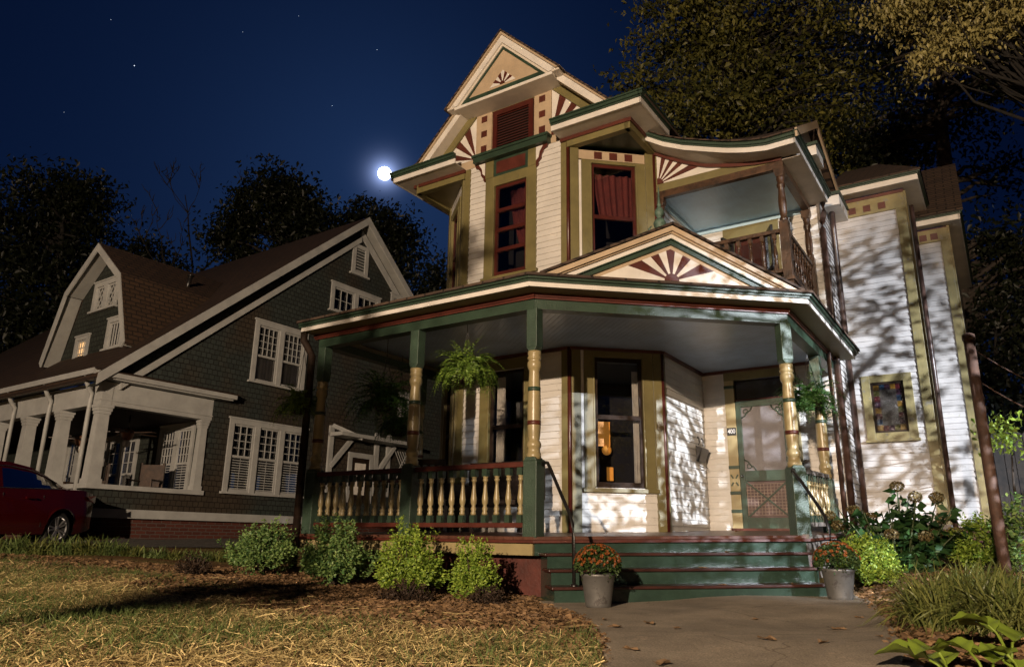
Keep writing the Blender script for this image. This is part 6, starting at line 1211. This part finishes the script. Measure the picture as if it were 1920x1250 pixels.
tree('dark_tree', tbase(835, 30), [crown(832, 520, 30, 60, 110, 900), crown(800, 550, 30, 60, 70, 600)], 'narrow dark tree between the two houses', L_TREED, .22, .2, seed=5, spread=.4)
def bare_tree():
    p = tbase(350, 33); t = empty('bare_tree', p, 0, label='leafless branching tree against the sky between the dark trees', cat='tree'); rg = np.random.default_rng(14); tr = MB(); br = MB()
    def grow(mb, a, d, ln, r, lev):
        pts, rs = [np.array(a, float)], [r]; d = np.array(d, float)
        for k in range(5): d = d + rg.normal(scale=.05, size=3) * (1 + .9 * lev); d[2] += .05 + .03 * lev; d /= np.linalg.norm(d); pts.append(pts[-1] + d * ln / 5); rs.append(r * (1 - .13 * (k + 1)))
        mb.tube(pts, rs, BARKD, 6)
        if lev < 4:
            for k in range(3 if lev else 5): i = rg.integers(3, 6); a_ = rg.random() * 6.28; nd_ = d * .9 + np.array([math.cos(a_), math.sin(a_), rg.uniform(.0, .5)]) * rg.uniform(.55, .95); grow(br, pts[i], nd_ / np.linalg.norm(nd_), ln * rg.uniform(.34, .55), max(rs[i] * .6, .022), lev + 1)
    grow(tr, (0, 0, 0), (-.05, 0, 1), 12.0, .30, 0); tr.build('trunk', t); br.build('branches', t)
bare_tree()
tree('leafy_tree', tbase(1400, 21), [crown(1290, 100, 21, 270, 270, 4400), crown(1420, 40, 21, 320, 260, 4400), crown(1320, 220, 20, 220, 130, 2600), crown(1480, 180, 20.5, 280, 220, 3600), crown(1190, 165, 21, 110, 90, 800), crown(1260, -40, 21, 200, 200, 2400), crown(1600, 120, 22, 260, 300, 4200), crown(1560, 270, 21, 180, 120, 2600), crown(1690, 290, 22, 200, 120, 2400), crown(1400, 150, 22, 420, 320, 1800)], 'large leafy tree rising behind the balcony roof, touched by yellow light', L_TREE, .19, .42, seed=6, spread=.38, cl=55)
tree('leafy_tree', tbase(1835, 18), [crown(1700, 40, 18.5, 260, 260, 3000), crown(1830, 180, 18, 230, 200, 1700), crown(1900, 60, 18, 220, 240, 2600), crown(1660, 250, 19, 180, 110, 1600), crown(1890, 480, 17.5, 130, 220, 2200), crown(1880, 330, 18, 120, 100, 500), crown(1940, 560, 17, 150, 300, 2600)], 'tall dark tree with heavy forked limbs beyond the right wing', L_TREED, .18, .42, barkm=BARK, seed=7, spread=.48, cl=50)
tree('overhanging_tree', (13.0, 13.0), [crown(1700, 20, 11.5, 130, 110, 1600), crown(1790, 0, 11, 200, 90, 2000), crown(1790, 85, 11.5, 110, 70, 1300), crown(1895, 30, 11, 120, 110, 1500), crown(1735, 110, 11.5, 80, 60, 500), crown(1760, -60, 11.3, 260, 120, 1500)], 'yellowing tree whose drooping branch tips hang in at the top right corner', L_GOLDT, .10, .22, barkm=BARKD, seed=8, spread=.22, cl=45, droop=1.2)
tree('understorey_tree', tbase(1905, 14.5), [crown(1880, 690, 14.5, 130, 200, 2200), crown(1900, 820, 14, 110, 160, 1600), crown(1930, 620, 14.5, 140, 200, 1600)], 'low dark tree filling the right edge between the wing and the rusty post', L_TREED, .14, .12, seed=9, spread=.34, cl=50)
tree('sapling', tuple(at(1915, 880, 10.5)[:2]), [crown(1895, 832, 10.3, 60, 40, 160), crown(1870, 800, 10.4, 40, 25, 60)], 'small sapling with pale lit leaves by the board fence', L_SHRUB, .09, .03, barkm=BARK, seed=10, spread=.14, cl=30)
# street trees and lamps behind the photographer: they shape the light that falls on the house
tree('street_tree', (-3.7, -.7), [(-3.7, -.7, 3.15, .95, .9, .38, 2600), (-4.2, -.5, 3.4, .6, .6, .45, 900), (-3.75, -.7, 1.92, .36, .3, .15, 640), (-3.75, -.8, 3.6, .45, .5, .45, 700), (-3.6, -.7, 4.8, .28, .3, .5, 420)], 'young street tree left of the photographer', L_TREE, .12, .07, barkm=BARK, seed=11, spread=.17, cl=45)
tree('street_tree', (9.8, .6), [(9.3, 1.2, 3.8, 1.3, 1.0, 1.2, 1900), (8.2, 1.2, 3.4, 1.2, 1.0, .9, 1400), (7.0, .9, 3.9, 1.2, .9, .8, 1400), (5.6, .9, 3.7, 1.2, .9, 1.0, 900), (9.2, 1.2, 5.5, 1.6, 1.1, .8, 1500), (7.4, 1.0, 5.3, 1.5, 1.0, .7, 1500)], 'leafy street tree right of the photographer', L_TREE, .095, .15, barkm=BARK, seed=12, spread=.36, cl=60)
tree('street_tree', (-1.5, -4.0), [(-1.45, -4, 4.45, .42, .4, .85, 2100)], 'unseen slender tree added behind the photographer to dim the right wing', L_TREE, .12, .045, barkm=BARK, seed=13, spread=.18, cl=30)  # added tree, shaped and placed to shade the right wing from the warm lamp
for k, (x, y, r_) in enumerate(((-22, -30, 6), (-9, -34, 7), (4, -32, 6.5), (16, -35, 7), (30, -28, 7), (38, -8, 7))): tree('street_tree', (x, y), [(x, y, 8, r_, r_ * .8, 5.5, 1500), (x + 2, y, 4, r_ * .8, r_ * .6, 3, 700)], ('broad tree across the street, far left behind the photographer', 'tree across the street behind the photographer on the left', 'tree across the street straight behind the photographer', 'tree across the street behind the photographer on the right', 'broad tree across the street, far right behind the photographer', 'broad tree down the street to the right of the house')[k], L_TREED, .9, .35, seed=70 + k, spread=1.1, cl=40)
for i, (x, y, h, watts, col, rad) in enumerate(LAMPS):
    z = tz(x, y); t = empty('street_lamp', (x, y, z), math.atan2(8 - y, 1 - x), label=('warm sodium street lamp behind the photographer on the left', 'cool white street lamp behind the photographer on the right')[i], cat='street lamp')
    mb = MB(); mb.lathe((-1.2, 0), [(0, .12), (.3, .09), (h + .3, .05)], IRON, 12); mb.build('pole', t); mb = MB(); mb.tube([(-1.2, 0, h + .25), (-.8, 0, h + .5), (-.2, 0, h + .42), (0, 0, h + .30)], .035, IRON, 8); mb.build('arm', t); mb = MB(); mb.lathe((0, 0), [(h + .20, .22), (h + .30, .18), (h + .36, .05)], GREYW, 16); mb.build('lamp_head', t)
    ld = bpy.data.lights.new('street_light', 'SPOT' if i else 'POINT'); ld.energy = watts; ld.color = col; ld.shadow_soft_size = rad; lo = bpy.data.objects.new('street_light', ld); COL.objects.link(lo); lo.location = (x, y, z + h)
    if i: ld.spot_size = math.radians(31); ld.spot_blend = 1.0; lo.rotation_euler = (Vector((x, y, z + h)) - Vector((5.3, 10.4, 1.5))).to_track_quat('Z', 'Y').to_euler()
